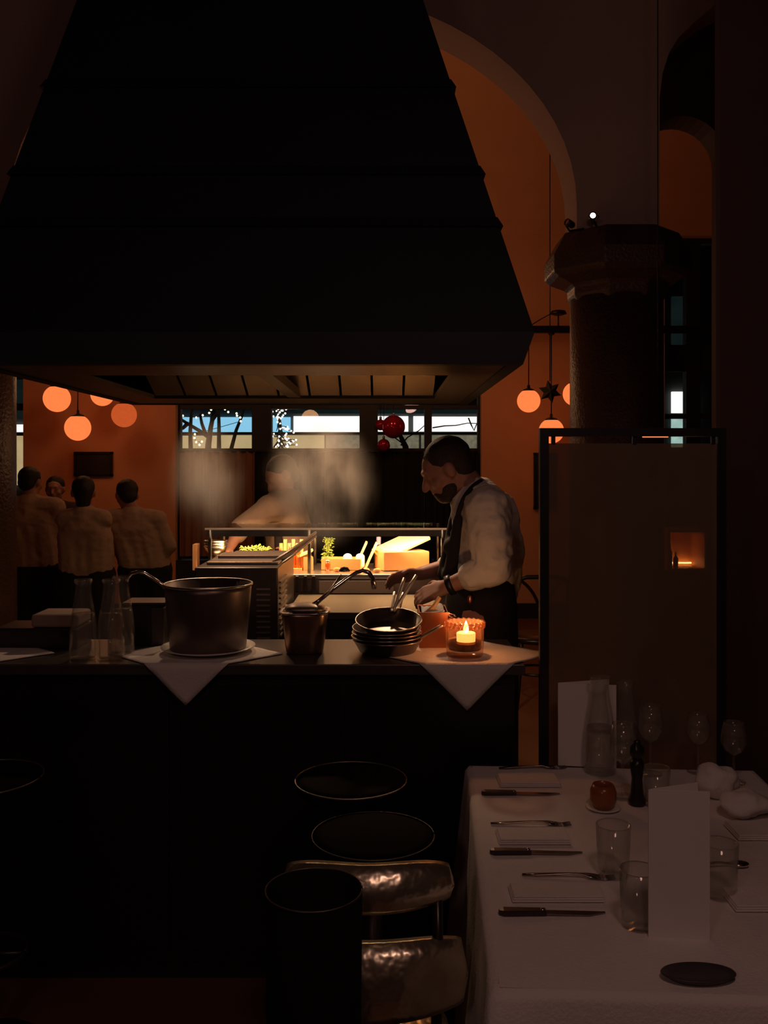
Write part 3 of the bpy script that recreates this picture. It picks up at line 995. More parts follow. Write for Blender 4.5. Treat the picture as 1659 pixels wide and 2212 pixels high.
# ---- second cook behind the range, leaning towards the salad
def person_second():
    D = 5.42
    q = lambda x, y, dd=0.0: P(x, y, D + dd)
    fc = Vector((-0.75, -0.35, -0.6))
    hc = q(606, 1022)
    hcaps, hells, M, ax = head_parts(hc, fc, (-0.3, 0, 1), 1.0)
    sl, sr = q(582, 1098, -0.16), q(632, 1085, 0.15)
    el, er = q(520, 1140, -0.22), q(660, 1170, 0.1)
    wl, wr = q(497, 1182, -0.34), q(630, 1195, -0.15)
    pel = Vector((q(640, 1300).x, D + 0.05, 0.93))
    caps = hcaps + [(hc - ax[1] * 0.03 - Vector((0, 0, 0.05)), q(612, 1070), 0.056, 0.062), (q(612, 1085), q(616, 1130), 0.09, 0.115), (q(616, 1130), q(626, 1200), 0.115, 0.11), (q(626, 1200), pel, 0.11, 0.125),
                    (q(612, 1095), sl, 0.085, 0.066), (q(614, 1095), sr, 0.085, 0.066), (sl, el, 0.055, 0.044), (el, wl, 0.044, 0.028), (sr, er, 0.055, 0.044), (er, wr, 0.044, 0.028)]
    for sg in (-1, 1):
        hp = pel + Vector((0, sg * 0.09, -0.05))
        kn = Vector((hp.x, hp.y, 0.49))
        an = Vector((hp.x + 0.02, hp.y, 0.08))
        caps += [(hp, kn, 0.09, 0.06), (kn, an, 0.058, 0.042), (an, an + Vector((-0.15, 0, -0.045)), 0.042, 0.033)]
    caps += hand(wl, (-0.5, -0.7, -0.35), (0.5, -0.5, 0), 0.5) + hand(wr, (-0.5, -0.6, -0.3), (0, 0, 1), 0.6)
    body = blob('person', caps, hells, M_SKIN, None, 0.009, 3)
    tag(body, 'cook half lost in steam, reaching down towards the salad greens', 'person')
    hair(hc, M, ax, 1.0, body)
    k = 0.016
    blob('shirt', [(q(612, 1085), q(616, 1130), 0.09 + k, 0.115 + k), (q(616, 1130), q(626, 1200), 0.115 + k, 0.115 + k), (q(626, 1200), pel, 0.115 + k, 0.125 + k), (q(612, 1095), sl, 0.10, 0.083), (q(614, 1095), sr, 0.10, 0.083),
                   (sl, el, 0.075, 0.062), (el, el.lerp(wl, 0.35), 0.062, 0.055), (sr, er, 0.075, 0.062), (er, er.lerp(wr, 0.4), 0.062, 0.05)], [], mat('grey_shirt', (0.36, 0.25, 0.19), 0.9, 0, 0.1, 20, 0.3, 20), body, 0.011, 3)
    ap = blob('apron', [(q(600, 1140, -0.14), q(606, 1230, -0.15), 0.025, 0.03), (q(585, 1140), q(585, 1240), 0.04, 0.05), (pel + Vector((-0.1, -0.1, -0.05)), pel + Vector((-0.1, -0.1, -0.5)), 0.08, 0.09),
                        (pel + Vector((-0.1, 0.1, -0.05)), pel + Vector((-0.1, 0.1, -0.5)), 0.08, 0.09), (pel + Vector((-0.1, -0.1, -0.3)), pel + Vector((-0.1, 0.1, -0.3)), 0.08, 0.08)], [], M_APRON, body, 0.012, 3)
    return body


person_second()

# ================================================================== HOOD
DH = 3.0
KH = F / DH
hood = thing('extraction_hood', 'huge black tapering extraction hood above the open kitchen', 'hood', (-0.46, 4.0, 1.977))
xl0, xr0 = (-80 - CX) / KH, (1130 - CX) / KH
xl1, xr1 = (-103 - CX) / KH, (1155 - CX) / KH
zl0, zl1 = H + (HY - 787) / KH, H + (HY - 717) / KH
YB = 5.03
t0 = (4.75 - zl1) / (3.38 - zl1)


def rect(xa, xb, ya, yb, z):
    return [(xa, ya, z), (xb, ya, z), (xb, yb, z), (xa, yb, z)]


def hood_at(z):
    t = (z - zl1) / (3.38 - zl1)
    return (xl1 + (-1.146 - xl1) * t, xr1 + (0.147 - xr1) * t, DH + 0.45 * t, YB - 0.35 * t)


a0, a1, a2, a3 = hood_at(4.74)
b0 = rect(xl1, xr1, DH, YB, zl1)
b1 = rect(a0, a1, a2, a3, 4.74)
for nm, i, j in (('front_panel', 0, 1), ('side_panel', 1, 2), ('rear_panel', 2, 3), ('side_panel', 3, 0)):
    cx_, cy_ = -0.46, 4.0
    quad = [Vector(b0[i]), Vector(b0[j]), Vector(b1[j]), Vector(b1[i])]
    nrm = (quad[1] - quad[0]).cross(quad[3] - quad[0]).normalized()
    inn = [v - nrm * 0.02 for v in quad]
    m_ = MB()
    m_.loft([quad, inn], True, True, False)
    m_.build(nm, M_HOOD, hood)
for yy in (190, 378, 490):
    # seams: the frame rows where the flange shows on the silhouette
    z = 2.08
    for it in range(30):
        xa, xb, ya, yb = hood_at(z)
        z = H + (HY - yy) / F * ya
    o_ = [(x + sx * 0.012, y + sy * 0.012, zz) for x, y, zz, sx, sy in ((xa, ya, z, -1, -1), (xb, ya, z, 1, -1), (xb, yb, z, 1, 1), (xa, yb, z, -1, 1))]
    xa2, xb2, ya2, yb2 = hood_at(z + 0.035)
    p_ = [(xa2 - 0.004, ya2 - 0.004, z + 0.035), (xb2 + 0.004, ya2 - 0.004, z + 0.035), (xb2 + 0.004, yb2 + 0.004, z + 0.035), (xa2 - 0.004, yb2 + 0.004, z + 0.035)]
    MB().loft([o_, p_], True, True, False).build('seam_band', M_HOOD, hood)
# lip
lo_ = rect(xl0, xr0, DH, YB, zl0)
hi_ = rect(xl1, xr1, DH, YB, zl1)
li = [(x * 1.0 + (0.05 if x < 0 else -0.05), y + (0.05 if y < 4 else -0.05), z) for x, y, z in lo_]
hi2 = [(x + (0.05 if x < 0 else -0.05), y + (0.05 if y < 4 else -0.05), z) for x, y, z in hi_]
MB().loft([hi2, hi_, lo_, li, hi2], False, True, False).build('lip', M_HOOD, hood)
# underside: flange, sloping baffles, ridge and cross bar
fl_i = rect(xl0 + 0.22, xr0 - 0.20, DH + 0.42, YB - 0.42, zl0 + 0.005)
fl_o = rect(xl0 + 0.045, xr0 - 0.045, DH + 0.045, YB - 0.045, zl0 + 0.004)
up_o = [(x, y, z + 0.02) for x, y, z in fl_o]
up_i = [(x, y, z + 0.02) for x, y, z in fl_i]
MB().loft([fl_o, fl_i, up_i, up_o, fl_o], False, True, False).build('flange', M_DARKSTEEL, hood)
xa, xb, ya, yb = fl_i[0][0], fl_i[1][0], fl_i[0][1], fl_i[2][1]
zz = zl0 + 0.02
ym = (ya + yb) / 2
nb = 9
for side_, (ys, ye) in enumerate(((ya, ym), (yb, ym))):
    for k in range(nb):
        x0 = xa + (xb - xa) * k / nb + 0.006
        x1 = xa + (xb - xa) * (k + 1) / nb - 0.006
        R_ = [[(x0, ys, zz), (x1, ys, zz), (x1, ys, zz + 0.012), (x0, ys, zz + 0.012)], [(x0, ye, zz + 0.26), (x1, ye, zz + 0.26), (x1, ye, zz + 0.272), (x0, ye, zz + 0.272)]]
        MB().loft(R_, True, True, False).build('baffle_filter', M_HOODIN, hood)
MB().box((xa + xb) / 2 - 0.03, (xa + xb) / 2 + 0.03, ya, yb, zz - 0.01, zz + 0.03).build('cross_bar', M_DARKSTEEL, hood)
for k, px in enumerate((430, 820)):
    c = P(px, 0, 4.2)
    hx = -0.80 if k == 0 else 0.02
    MB().lathe((hx, 4.3, zz + 0.12), [(0.05, 0.0), (0.055, 0.02), (0.03, 0.09), (0.01, 0.1)], 16, True).build('hood_fill_cup', M_STEEL, hood)  # cup added out of sight to go with the fill spot
    lamp('hood_fill', 'SPOT', (hx, 4.3, zz + 0.10), (26.0, 42.0)[k], (1.0, 0.62, 0.36), 0.04, (0, 0, 0), angle=2.3)  # added spot, out of sight, lighting the steam and the cook from above

# ================================================================== KITCHEN
ZC = H - 430 / F * 2.9        # counter top height
DC = 2.9
ctr = thing('bar_counter', 'black bar counter facing the dining room under the hood', 'counter', (-0.7, 3.1, 0))
XE = (1135 - CX) / F * DC
MB().box(-2.3, XE - 0.03, DC + 0.03, 3.28, 0.08, ZC - 0.035).build('body', M_COUNTER, ctr)
MB().box(-2.3, XE, DC, 3.32, ZC - 0.035, ZC).build('top', M_COUNTERTOP, ctr, 0.004)
MB().box(-2.25, XE - 0.06, DC + 0.08, 3.25, 0, 0.08).build('plinth', M_BLACKWOOD, ctr)
for k in range(5):
    x0 = -2.28 + k * 0.54
    MB().box(x0 + 0.02, min(x0 + 0.52, XE - 0.05), DC + 0.022, DC + 0.032, 0.12, ZC - 0.07).build('front_board', M_COUNTER, ctr)


def napkin(cx, cy, hd, label, hang_end=True):
    """a square cloth laid corner-wise over the counter edge, its front corner hanging"""
    N = 28
    top, under = [], []
    rows = []
    for i in range(N + 1):
        row = []
        for j in range(N + 1):
            u, v = i / N - 0.5, j / N - 0.5
            x = cx + (u + v) * hd
            y = cy + (u - v) * hd
            edge = DC - 0.004
            fold = 0.003 * math.sin(x * 40) * max(0, min(1, (edge - y) / 0.1))
            if y >= edge:
                p = (x, y, ZC + 0.004 + 0.0015 * noise.noise(Vector((x * 20, y * 20, 0))))
            else:
                s_ = edge - y
                p = (x, edge - 0.006 + fold, ZC + 0.004 - s_)
            row.append(p)
        rows.append(row)
    pts = [p for r in rows for p in r]
    m_ = MB()
    m_._add(pts, [(i * (N + 1) + j, (i + 1) * (N + 1) + j, (i + 1) * (N + 1) + j + 1, i * (N + 1) + j + 1) for i in range(N) for j in range(N)], True)
    o = m_.build('napkin', M_CLOTH)
    sol = o.modifiers.new('s', 'SOLIDIFY')
    sol.thickness = 0.002
    return tag(o, label, 'napkin', 'white cloths laid corner-wise on the counter')


napkin(P(425, 0, 3.06).x, 3.05, 0.285, 'white cloth under the stock pot, its corner hanging over the counter')
napkin(P(1000, 0, 3.04).x, 3.05, 0.30, 'white cloth under the candle, its corner hanging over the counter')
napkin(P(-75, 0, 3.05).x, 3.06, 0.29, 'white cloth at the far end of the counter near the column')

# stock pot on a plate
c = Vector((P(450, 0, 3.08).x, 3.08, ZC))
pl = MB().lathe((c.x, c.y, ZC + 0.006), [(0.0, 0.0), (0.08, 0.0), (0.12, 0.006), (0.155, 0.016), (0.155, 0.019), (0.12, 0.010), (0.08, 0.005), (0.0, 0.005)], 40).build('plate', M_WHITEWARE)
tag(pl, 'white plate beneath the big stock pot', 'plate')
R = S(97, 3.08)
hz = H - (1261 - HY) / F * 3.08 - ZC - 0.012
pot = thing('stock_pot', 'big steel stock pot standing on the white cloth', 'pot', (c.x, c.y, ZC + 0.012))
b_ = (c.x, c.y, ZC + 0.012)
r0 = R * 0.84
MB().lathe(b_, [(0.0, 0.0), (r0 - 0.01, 0), (r0, 0.008), (R * 0.95, hz - 0.02), (R * 0.955, hz), (R * 0.935, hz), (r0 - 0.006, 0.012), (0.0, 0.01)], 56).build('body', M_POT, pot)
MB().tube([(c.x + R * math.cos(a) * 0.965, c.y + R * math.sin(a) * 0.965, b_[2] + hz) for a in [2 * PI * i / 48 for i in range(49)]], 0.004, 8).build('rim', M_STEEL, pot)
for sx in (-1, 1):
    MB().tube([(c.x + sx * R * 0.9, c.y + 0.05, b_[2] + hz - 0.05), (c.x + sx * (R * 0.95 + 0.015), c.y + 0.02, b_[2] + hz - 0.05), (c.x + sx * (R * 0.95 + 0.015), c.y - 0.0, b_[2] + hz - 0.05), (c.x + sx * R * 0.9, c.y - 0.03, b_[2] + hz - 0.05)], 0.005, 8)
lad = thing('ladle', 'steel ladle with curved handle leaning out of the stock pot', 'ladle', (c.x, c.y, ZC + 0.03))
lp = [Vector((c.x - 0.02, c.y, ZC + 0.05)), P(352, 1264, 3.06), P(330, 1249, 3.06), P(312, 1238, 3.06), P(298, 1235, 3.06), P(284, 1239, 3.06), P(276, 1248, 3.06), P(274, 1256, 3.06)]
MB().tube(lp, 0.0055, 8).build('handle', M_CHROME, lad)
MB().lathe((c.x - 0.02, c.y, ZC + 0.028), [(0.0, 0), (0.03, 0.008), (0.042, 0.03), (0.040, 0.03), (0.028, 0.01), (0.0, 0.003)], 20).build('bowl', M_CHROME, lad)


# carafes
def carafe(c, h, r, label, group='clear glass carafes', water=0.55):
    t = thing('carafe', label, 'carafe', c, group)
    prof = [(0.0, 0.0), (r * 0.96, 0), (r, 0.006), (r, h * 0.36), (r * 0.93, h * 0.48), (r * 0.62, h * 0.80), (r * 0.56, h * 0.92), (r * 0.62, h)]
    inn = [(p[0] - 0.003, p[1]) for p in reversed(prof[1:])]
    inn[-1] = (inn[-1][0], 0.008)
    inn[-2] = (inn[-2][0], 0.012)
    MB().lathe(c, prof + inn + [(0.0, 0.008)], 36).build('bottle_glass', M_GLASS, t)
    MB().lathe((c[0], c[1], c[2] + h * 0.985), [(r * 0.62, -0.006), (r * 0.68, 0), (r * 0.62, 0.006)], 30).build('lip', M_GLASS, t)
    wl_ = h * water
    wp = [(0.0, 0.010), (r - 0.006, 0.010), (r - 0.005, h * 0.36), (r * 0.93 - 0.005, h * 0.48), (r * 0.80, wl_ + h * 0.03), (0, wl_ + h * 0.03)]
    MB().lathe(c, wp, 30).build('water', glass('water', (0.95, 0.94, 0.92), 0.02, 0.2, 0.08, (0.5, 0.42, 0.35)), t)
    return t


hC = (1427 - 1254) / F * 2.97
for (x, d, lab) in ((180, 2.97, 'clear glass carafe on the counter, nearest the column'), (240, 2.97, 'clear glass carafe on the counter, closer to the stock pot'), (262, 3.06, 'clear glass carafe standing behind the other two on the counter')):
    p_ = P(x, 0, d)
    carafe((p_.x, d, ZC + 0.0), hC, 0.043, lab)

# dark trays and a small steel-edged box at the column end of the counter
t = thing('serving_tray', 'dark wooden serving tray with raised rim on the counter', 'tray', (P(95, 0, 3.22).x, 3.22, ZC))
xx = P(95, 0, 3.22).x
MB().box(xx - 0.14, xx + 0.14, 3.14, 3.31, ZC + 0.0, ZC + 0.07).build('body', M_BLACKWOOD, t, 0.006)
MB().box(xx - 0.02, xx + 0.14, 3.15, 3.30, ZC + 0.07, ZC + 0.115).build('folded_towel', mat('grey_towel', (0.30, 0.20, 0.17), 0.9), t, 0.01)
t = thing('warming_box', 'dark warming box with bright steel edges behind the carafes', 'appliance', (P(318, 0, 3.24).x, 3.24, ZC))
xx = P(318, 0, 3.24).x
hb = (1402 - 1312) / F * 3.2
MB().box(xx - 0.07, xx + 0.055, 3.2, 3.31, ZC, ZC + hb).build('body', M_BLACKMETAL, t, 0.004)
MB().box(xx + 0.025, xx + 0.07, 3.19, 3.31, ZC, ZC + hb - 0.012).build('steel_panel', M_DARKSTEEL, t, 0.004)
MB().box(xx - 0.072, xx + 0.072, 3.188, 3.312, ZC + hb, ZC + hb + 0.006).build('lid', M_DARKSTEEL, t)
t = thing('cable_coil', 'thin steel cable lying at the end of the counter by the column', 'cable', P(20, 1395, 3.2))
pc = P(-42, 1390, 3.25)
MB().tube([(pc.x + 0.07 * math.cos(a), 3.22 + 0.05 * math.sin(a), ZC + 0.012 + 0.004 * a) for a in [i * 0.3 for i in range(45)]], 0.004, 6).build('loop', M_STEEL, t)

# tall tapered steel container with a lid and ladles
D_ = 3.1
cx_ = P(659, 0, D_).x
bt, bb_ = S(53, D_), S(40, D_)
hh = H - (1318 - HY) / F * D_ - ZC
t = thing('steel_container', 'tapered steel container with ladle handles standing at the counter edge', 'container', (cx_, D_, ZC))


def rsq(r, z, n=24, p=4):
    out = []
    for i in range(n):
        a = 2 * PI * i / n
        ca, sa = math.cos(a), math.sin(a)
        k_ = (abs(ca) ** p + abs(sa) ** p) ** (-1 / p)
        out.append((cx_ + r * k_ * ca, D_ + r * k_ * sa, z))
    return out


MB().loft([rsq(bb_ - 0.004, ZC), rsq(bb_, ZC + 0.006), rsq(bt * 0.92, ZC + hh - 0.012), rsq(bt * 0.90, ZC + hh), rsq(bt * 0.88, ZC + hh), rsq(bb_ - 0.006, ZC + 0.012)], True).build('body', M_COPPER if False else mat('warm_steel', (0.36, 0.22, 0.15), 0.3, 0.9, 0.15, 12), t)
MB().loft([rsq(bt * 0.90, ZC + hh - 0.006), rsq(bt * 1.02, ZC + hh - 0.003), rsq(bt * 1.02, ZC + hh), rsq(bt * 0.88, ZC + hh + 0.002), rsq(bt * 0.90, ZC + hh - 0.006)], False).build('rim', M_STEEL, t)
MB().loft([rsq(bt * 0.80, ZC + hh + 0.002), rsq(bt * 0.80, ZC + hh + 0.012), rsq(bt * 0.5, ZC + hh + 0.022), rsq(bt * 0.15, ZC + hh + 0.024)], True).build('lid', M_BRUSH, t)
lad = thing('ladle', 'long handled ladle with hooked end resting in the steel container', 'ladle', P(690, 1305, D_))
hk = [P(668, 1312, 3.1), P(690, 1297, 3.1), P(720, 1272, 3.12), P(750, 1250, 3.14), P(770, 1237, 3.15), P(784, 1232, 3.15), P(797, 1237, 3.15), P(805, 1250, 3.15), P(809, 1272, 3.15)]
MB().tube(hk, [0.007] * 6 + [0.008, 0.009, 0.010], 10).build('handle', M_CHROME, lad)
sp_ = thing('skimmer', 'thin skimmer with small round head sticking up from the container', 'skimmer', P(700, 1290, D_))
MB().tube([P(684, 1306, 3.08), P(706, 1285, 3.09), P(738, 1241, 3.10)], 0.004, 8).build('handle', M_STEEL, sp_)
pc = P(744, 1229, 3.1)
MB().lathe((pc.x, pc.y, pc.z - 0.008), [(0.0, 0.016), (0.012, 0.013), (0.018, 0.004), (0.019, 0.0), (0.0, 0.002)], 18).build('head', M_BRUSH, sp_)

# stack of frying pans
DP = 3.08
px_ = P(837, 0, DP).x
dirs = [(0.55, -0.25), (0.06, 1.0), (0.10, 1.0), (0.16, 1.0)]
zst = ZC + 0.002
Rp = S(72, DP)
for k in range(5):
    tilt = 0.0 if k < 3 else (0.07 if k == 3 else 0.20)
    rr = Rp * (1.04, 1.05, 1.05, 1.03, 1.0)[k]
    ang = (-0.35, 1.45, 1.36, 1.30, 1.22)[k]
    base = Vector((px_ + (0.0, -0.004, -0.002, -0.003, 0.004)[k], DP + (0, 0, 0.0, 0.0, 0.0)[k], zst))
    T = Matrix.Translation(base) @ Matrix.Rotation(tilt, 4, 'X')
    if k == 4:
        T = Matrix.Translation(base + Vector((0, 0, 0.016))) @ Matrix.Rotation(tilt, 4, 'X')
    if k == 3:
        T = Matrix.Translation(base + Vector((0, 0, 0.005))) @ Matrix.Rotation(tilt, 4, 'X')
    lab = ('bottom pan of the stack, its handle pointing at the candle', 'second pan from the bottom of the frying pan stack', 'middle pan of the frying pan stack', 'frying pan directly below the top one in the stack', 'top frying pan of the stack, tipped so that its inside shows')[k]
    t = thing('frying_pan', lab, 'pan', base, 'stacked frying pans on the counter')
    hp_ = 0.042
    MB(T).lathe((0, 0, 0), [(0.0, 0.0), (rr * 0.74, 0), (rr * 0.80, 0.004), (rr * 0.985, hp_), (rr, hp_ + 0.002), (rr * 0.975, hp_ + 0.002), (rr * 0.79, 0.007), (rr * 0.73, 0.004), (0.0, 0.004)], 48).build('body', M_PAN, t)
    MB(T).tube([(rr * 0.99 * math.cos(a), rr * 0.99 * math.sin(a), hp_ + 0.001) for a in [2 * PI * i / 48 for i in range(49)]], 0.0022, 6).build('rim', M_STEEL, t)
    d_ = Vector((math.cos(ang), math.sin(ang), 0))
    L = (0.15, 0.10, 0.17, 0.16, 0.12)[k]
    up = (0.28, 0.5, 0.62, 0.75, 0.5)[k]
    h0 = d_ * rr * 0.95 + Vector((0, 0, hp_ * 0.75))
    h1 = h0 + d_ * 0.03 + Vector((0, 0, 0.012))
    h2 = h1 + (d_ + Vector((0, 0, up))).normalized() * L
    ends = {0: ((905, 1379), (957, 1350)), 1: ((846, 1313), (852, 1280)), 3: ((853, 1312), (873, 1249)), 4: ((857, 1311), (899, 1243))}.get(k)
    if ends:
        d0, d1 = (3.06, 3.04) if k == 0 else (3.17, 3.24)
        h1, h2 = T.inverted() @ P(*ends[0], d0), T.inverted() @ P(*ends[1], d1)
        h0 = h1 - (h2 - h1).normalized() * 0.015
    MB(T).tube([h0, h1, h1.lerp(h2, 0.3), h1.lerp(h2, 0.7), h2], [0.005, 0.0055, 0.006, 0.006, 0.0058], 10).build('handle', mat('handle_steel', (0.85, 0.78, 0.70), 0.38, 0.8) if k else M_BRUSH, t)
    zst += 0.012 + (0.004 if k == 3 else 0)

# copper box (braising pan) behind the candle
DB = 3.2
xa_, xb_ = P(904, 0, DB).x, P(966, 0, DB).x
hb = (1400 - 1322) / F * DB
t = thing('copper_pan', 'square copper pan glowing in the candlelight behind the frying pans', 'pan', ((xa_ + xb_) / 2, DB, ZC))
q_ = MB()
q_.box(xa_, xb_, 3.14, 3.144, ZC, ZC + hb).box(xa_, xb_, 3.306, 3.31, ZC, ZC + hb).box(xa_, xa_ + 0.004, 3.144, 3.306, ZC, ZC + hb).box(xb_ - 0.004, xb_, 3.144, 3.306, ZC, ZC + hb).box(xa_ + 0.004, xb_ - 0.004, 3.144, 3.306, ZC, ZC + 0.004)
q_.build('body', M_COPPER, t, 0.003)
MB().box(xa_ - 0.004, xb_ + 0.004, 3.136, 3.142, ZC + hb - 0.008, ZC + hb).build('rim', M_COPPER, t)
MB().tube([(xb_, 3.2, ZC + hb * 0.8), (xb_ + 0.03, 3.2, ZC + hb * 0.75), (xb_ + 0.03, 3.26, ZC + hb * 0.75), (xb_, 3.26, ZC + hb * 0.8)], 0.005, 8).build('handle', M_COPPER, t)
wp = MB()
rows = []
for i in range(13):
    for j in range(9):
        u, v = i / 12, j / 8
        rows.append((xa_ + 0.012 + u * (xb_ - xa_ - 0.024), 3.15 + v * 0.15, ZC + hb - 0.01 + 0.018 * noise.noise(Vector((u * 3, v * 3, 1))) + 0.012 * u))
wp._add(rows, [(i * 9 + j, (i + 1) * 9 + j, (i + 1) * 9 + j + 1, i * 9 + j + 1) for i in range(12) for j in range(8)], True)
pp_ = wp.build('paper_liner', M_PAPER)
pp_.modifiers.new('s', 'SOLIDIFY').thickness = 0.003
tag(pp_, 'crumpled white paper lining the copper pan', 'paper')
sp_ = thing('wooden_spoon', 'short wooden handled brush lying across the copper pan', 'brush', P(945, 1318, 3.2))
MB().tube([P(920, 1325, 3.2), P(938, 1310, 3.2), P(950, 1290, 3.2)], [0.007, 0.008, 0.007], 8).build('handle', M_WOOD, sp_)
MB().tube([P(912, 1330, 3.2), P(920, 1325, 3.2)], [0.010, 0.009], 8).build('bristle_head', M_BLACKWOOD, sp_)

# candle in thick glass
DCA = 3.0
c = Vector((P(1004, 0, DCA).x, DCA, ZC + 0.006))
R = S(41, DCA)
hg = (1418 - 1343) / F * DCA
t = thing('candle_holder', 'lit candle in a thick dimpled glass on the white cloth', 'candle', c)
MB().lathe(c, [(0, 0), (R * 0.9, 0), (R * 0.96, 0.006), (R, 0.04), (R, hg - 0.002), (R - 0.003, hg), (R - 0.006, hg - 0.002), (R - 0.007, 0.028), (R * 0.5, 0.020), (0, 0.020)], 40).build('holder_glass', M_CANDLEGLASS, t)
dm = MB()
for k in range(22):
    a = 2 * PI * k / 22
    for z in (0.098, 0.108):
        if z < hg:
            dm.ball((c.x + R * math.cos(a + z * 9), c.y + R * math.sin(a + z * 9), c.z + z), (0.006, 0.006, 0.007), 8, 6)
dm.build('glass_dimples', M_CANDLEGLASS, t)['kind'] = 'stuff'
MB().lathe((c.x, c.y, c.z + 0.022), [(0, 0), (R * 0.84, 0), (R * 0.86, 0.026), (0, 0.026)], 30).build('water', glass('brown_water', (0.22, 0.12, 0.07), 0.02, 0.5, 0.5, (0.04, 0.02, 0.012)), t)
MB().lathe((c.x + 0.004, c.y, c.z + 0.04), [(0, 0), (0.030, 0), (0.031, 0.034), (0.027, 0.037), (0.022, 0.030), (0, 0.028)], 24).build('wax', M_WAX, t)
MB().tube([(c.x + 0.004, c.y, c.z + 0.066), (c.x + 0.005, c.y, c.z + 0.078)], 0.0012, 5).build('wick', M_BLACKWOOD, t)
MB().lathe((c.x + 0.004, c.y, c.z + 0.073), [(0.0, 0), (0.007, 0.004), (0.0095, 0.013), (0.006, 0.027), (0.0, 0.042)], 14).build('flame', M_FLAME, t)
lamp('candle_light', 'POINT', (c.x + 0.004, c.y, c.z + 0.118), 1.0, (1.0, 0.50, 0.2), 0.008)

# ---- range, raised prep rail, heated gantry shelf
ZR = 1.03
DR0, DR1 = 3.9, 4.45
XR0, XR1 = -0.41, 0.235
rg = thing('cooking_range', 'steel cooking range with dark oven front behind the counter', 'range', ((XR0 + XR1) / 2, 4.15, 0))
MB().box(XR0, XR1, DR0 + 0.02, DR1, 0.1, ZR - 0.03).build('body', M_BLACKMETAL, rg)
MB().box(XR0, XR1, DR0, DR1, ZR - 0.03, ZR).build('hob', mat('hob_steel', (0.06, 0.047, 0.038), 0.5, 0.3, 0.3, 9), rg, 0.003)
for k in range(2):
    x0 = XR0 + 0.02 + k * 0.31
    dd = MB().box(x0, x0 + 0.29, DR0 - 0.005, DR0 + 0.02, 0.25, 0.82).build('oven_door', M_DARKSTEEL, rg)
    MB().tube([(x0 + 0.03, DR0 - 0.03, 0.77), (x0 + 0.26, DR0 - 0.03, 0.77)], 0.01, 8).build('handle', M_STEEL, dd)
for k in range(6):
    MB().lathe((XR0 + 0.06 + k * 0.105, DR0 - 0.0, 0.92), [(0.018, -0.01), (0.018, 0.01)], 12, True).build('knob', M_BLACKMETAL, rg)
for x in (XR0 + 0.04, XR1 - 0.04):
    for y in (DR0 + 0.06, DR1 - 0.06):
        MB().tube([(x, y, 0), (x, y, 0.1)], 0.018, 8).build('foot', M_DARKSTEEL, rg)

ZP = H - (1241 - HY) / F * 4.5
pr = thing('prep_counter', 'raised steel prep counter behind the range', 'counter', (-0.3, 4.75, 0))
PX0, PX1 = -0.88, 0.31
MB().box(PX0, PX1, 4.52, 5.0, 0, ZP - 0.02).build('body', M_BRUSH, pr)
MB().box(PX0, PX1, 4.5, 5.02, ZP - 0.02, ZP).build('top', M_STEEL, pr, 0.003)
MB().box(P(690, 0, 4.5).x, P(850, 0, 4.5).x, 4.485, 4.5, ZR + 0.0, ZP - 0.03).build('splash_plate', mat('grey_plate', (0.30, 0.23, 0.17), 0.5, 0.5), pr)
ZS = H - (1142 - HY) / F * 4.55
gs = thing('heated_shelf', 'slim steel gantry shelf with heat lamps over the prep counter', 'shelf', (-0.3, 4.75, ZP))
MB().box(PX0, PX1, 4.55, 5.0, ZS - 0.004, ZS).build('shelf_plate', M_PANE, gs)
MB().box(PX0, PX1, 4.545, 4.555, ZS - 0.006, ZS + 0.003).build('front_edge', mat('handle_steel', (0.85, 0.78, 0.70), 0.38, 0.8), gs)
MB().box(PX0, PX1, 4.60, 4.605, ZS - 0.042, ZS - 0.004).build('lamp_shroud', M_BLACKMETAL, gs)
for x in (PX0 + 0.02, P(668, 0, 4.58).x, PX1 - 0.02):
    for y in (4.58, 4.97):
        MB().tube([(x, y, ZP), (x, y, ZS)], 0.009, 8).build('post', M_DARKSTEEL, gs)
for k, (x0, x1) in enumerate(((-0.85, -0.60), (-0.54, -0.15), (-0.10, 0.28))):
    MB().tube([(x0, 4.63, ZS - 0.022), (x1, 4.63, ZS - 0.022)], 0.007, 8).build('heat_tube', M_HEAT, gs)
for hx_, hw_, hp_ in ((-0.72, 0.24, 1.6), (-0.35, 0.36, 3.6), (0.09, 0.36, 5.4)):
    lamp('heat_light', 'AREA', (hx_, 4.66, ZS - 0.03), hp_, (1.0, 0.52, 0.19), 0, (0.2, 0, 0), size=(hw_, 0.05))

# louvred cabinet
xa_, xb_ = P(420, 0, 3.75).x, P(600, 0, 3.75).x
zt = H - (1226 - HY) / F * 3.75
lc = thing('louvred_oven', 'dark steel oven with louvred sides next to the range', 'oven', ((xa_ + xb_) / 2, 4.1, 0))
MB().box(xa_, xb_, 3.75, 4.42, 0.06, zt).build('body', M_DARKSTEEL, lc, 0.006)
for k in range(11):
    z = zt - 0.07 - k * 0.022
    MB().box(xb_ - 0.005, xb_ + 0.008, 3.80, 4.05, z, z + 0.008, ).build('louvre', M_BRUSH, lc)
    MB().box(xb_ - 0.085, xb_ - 0.03, 3.742, 3.752, z - 0.02, z - 0.013).build('louvre', M_BRUSH, lc)
for x in (xa_ + 0.03, xb_ - 0.03):
    for y in (3.8, 4.37):
        MB().tube([(x, y, 0), (x, y, 0.06)], 0.02, 8).build('foot', M_BLACKMETAL, lc)
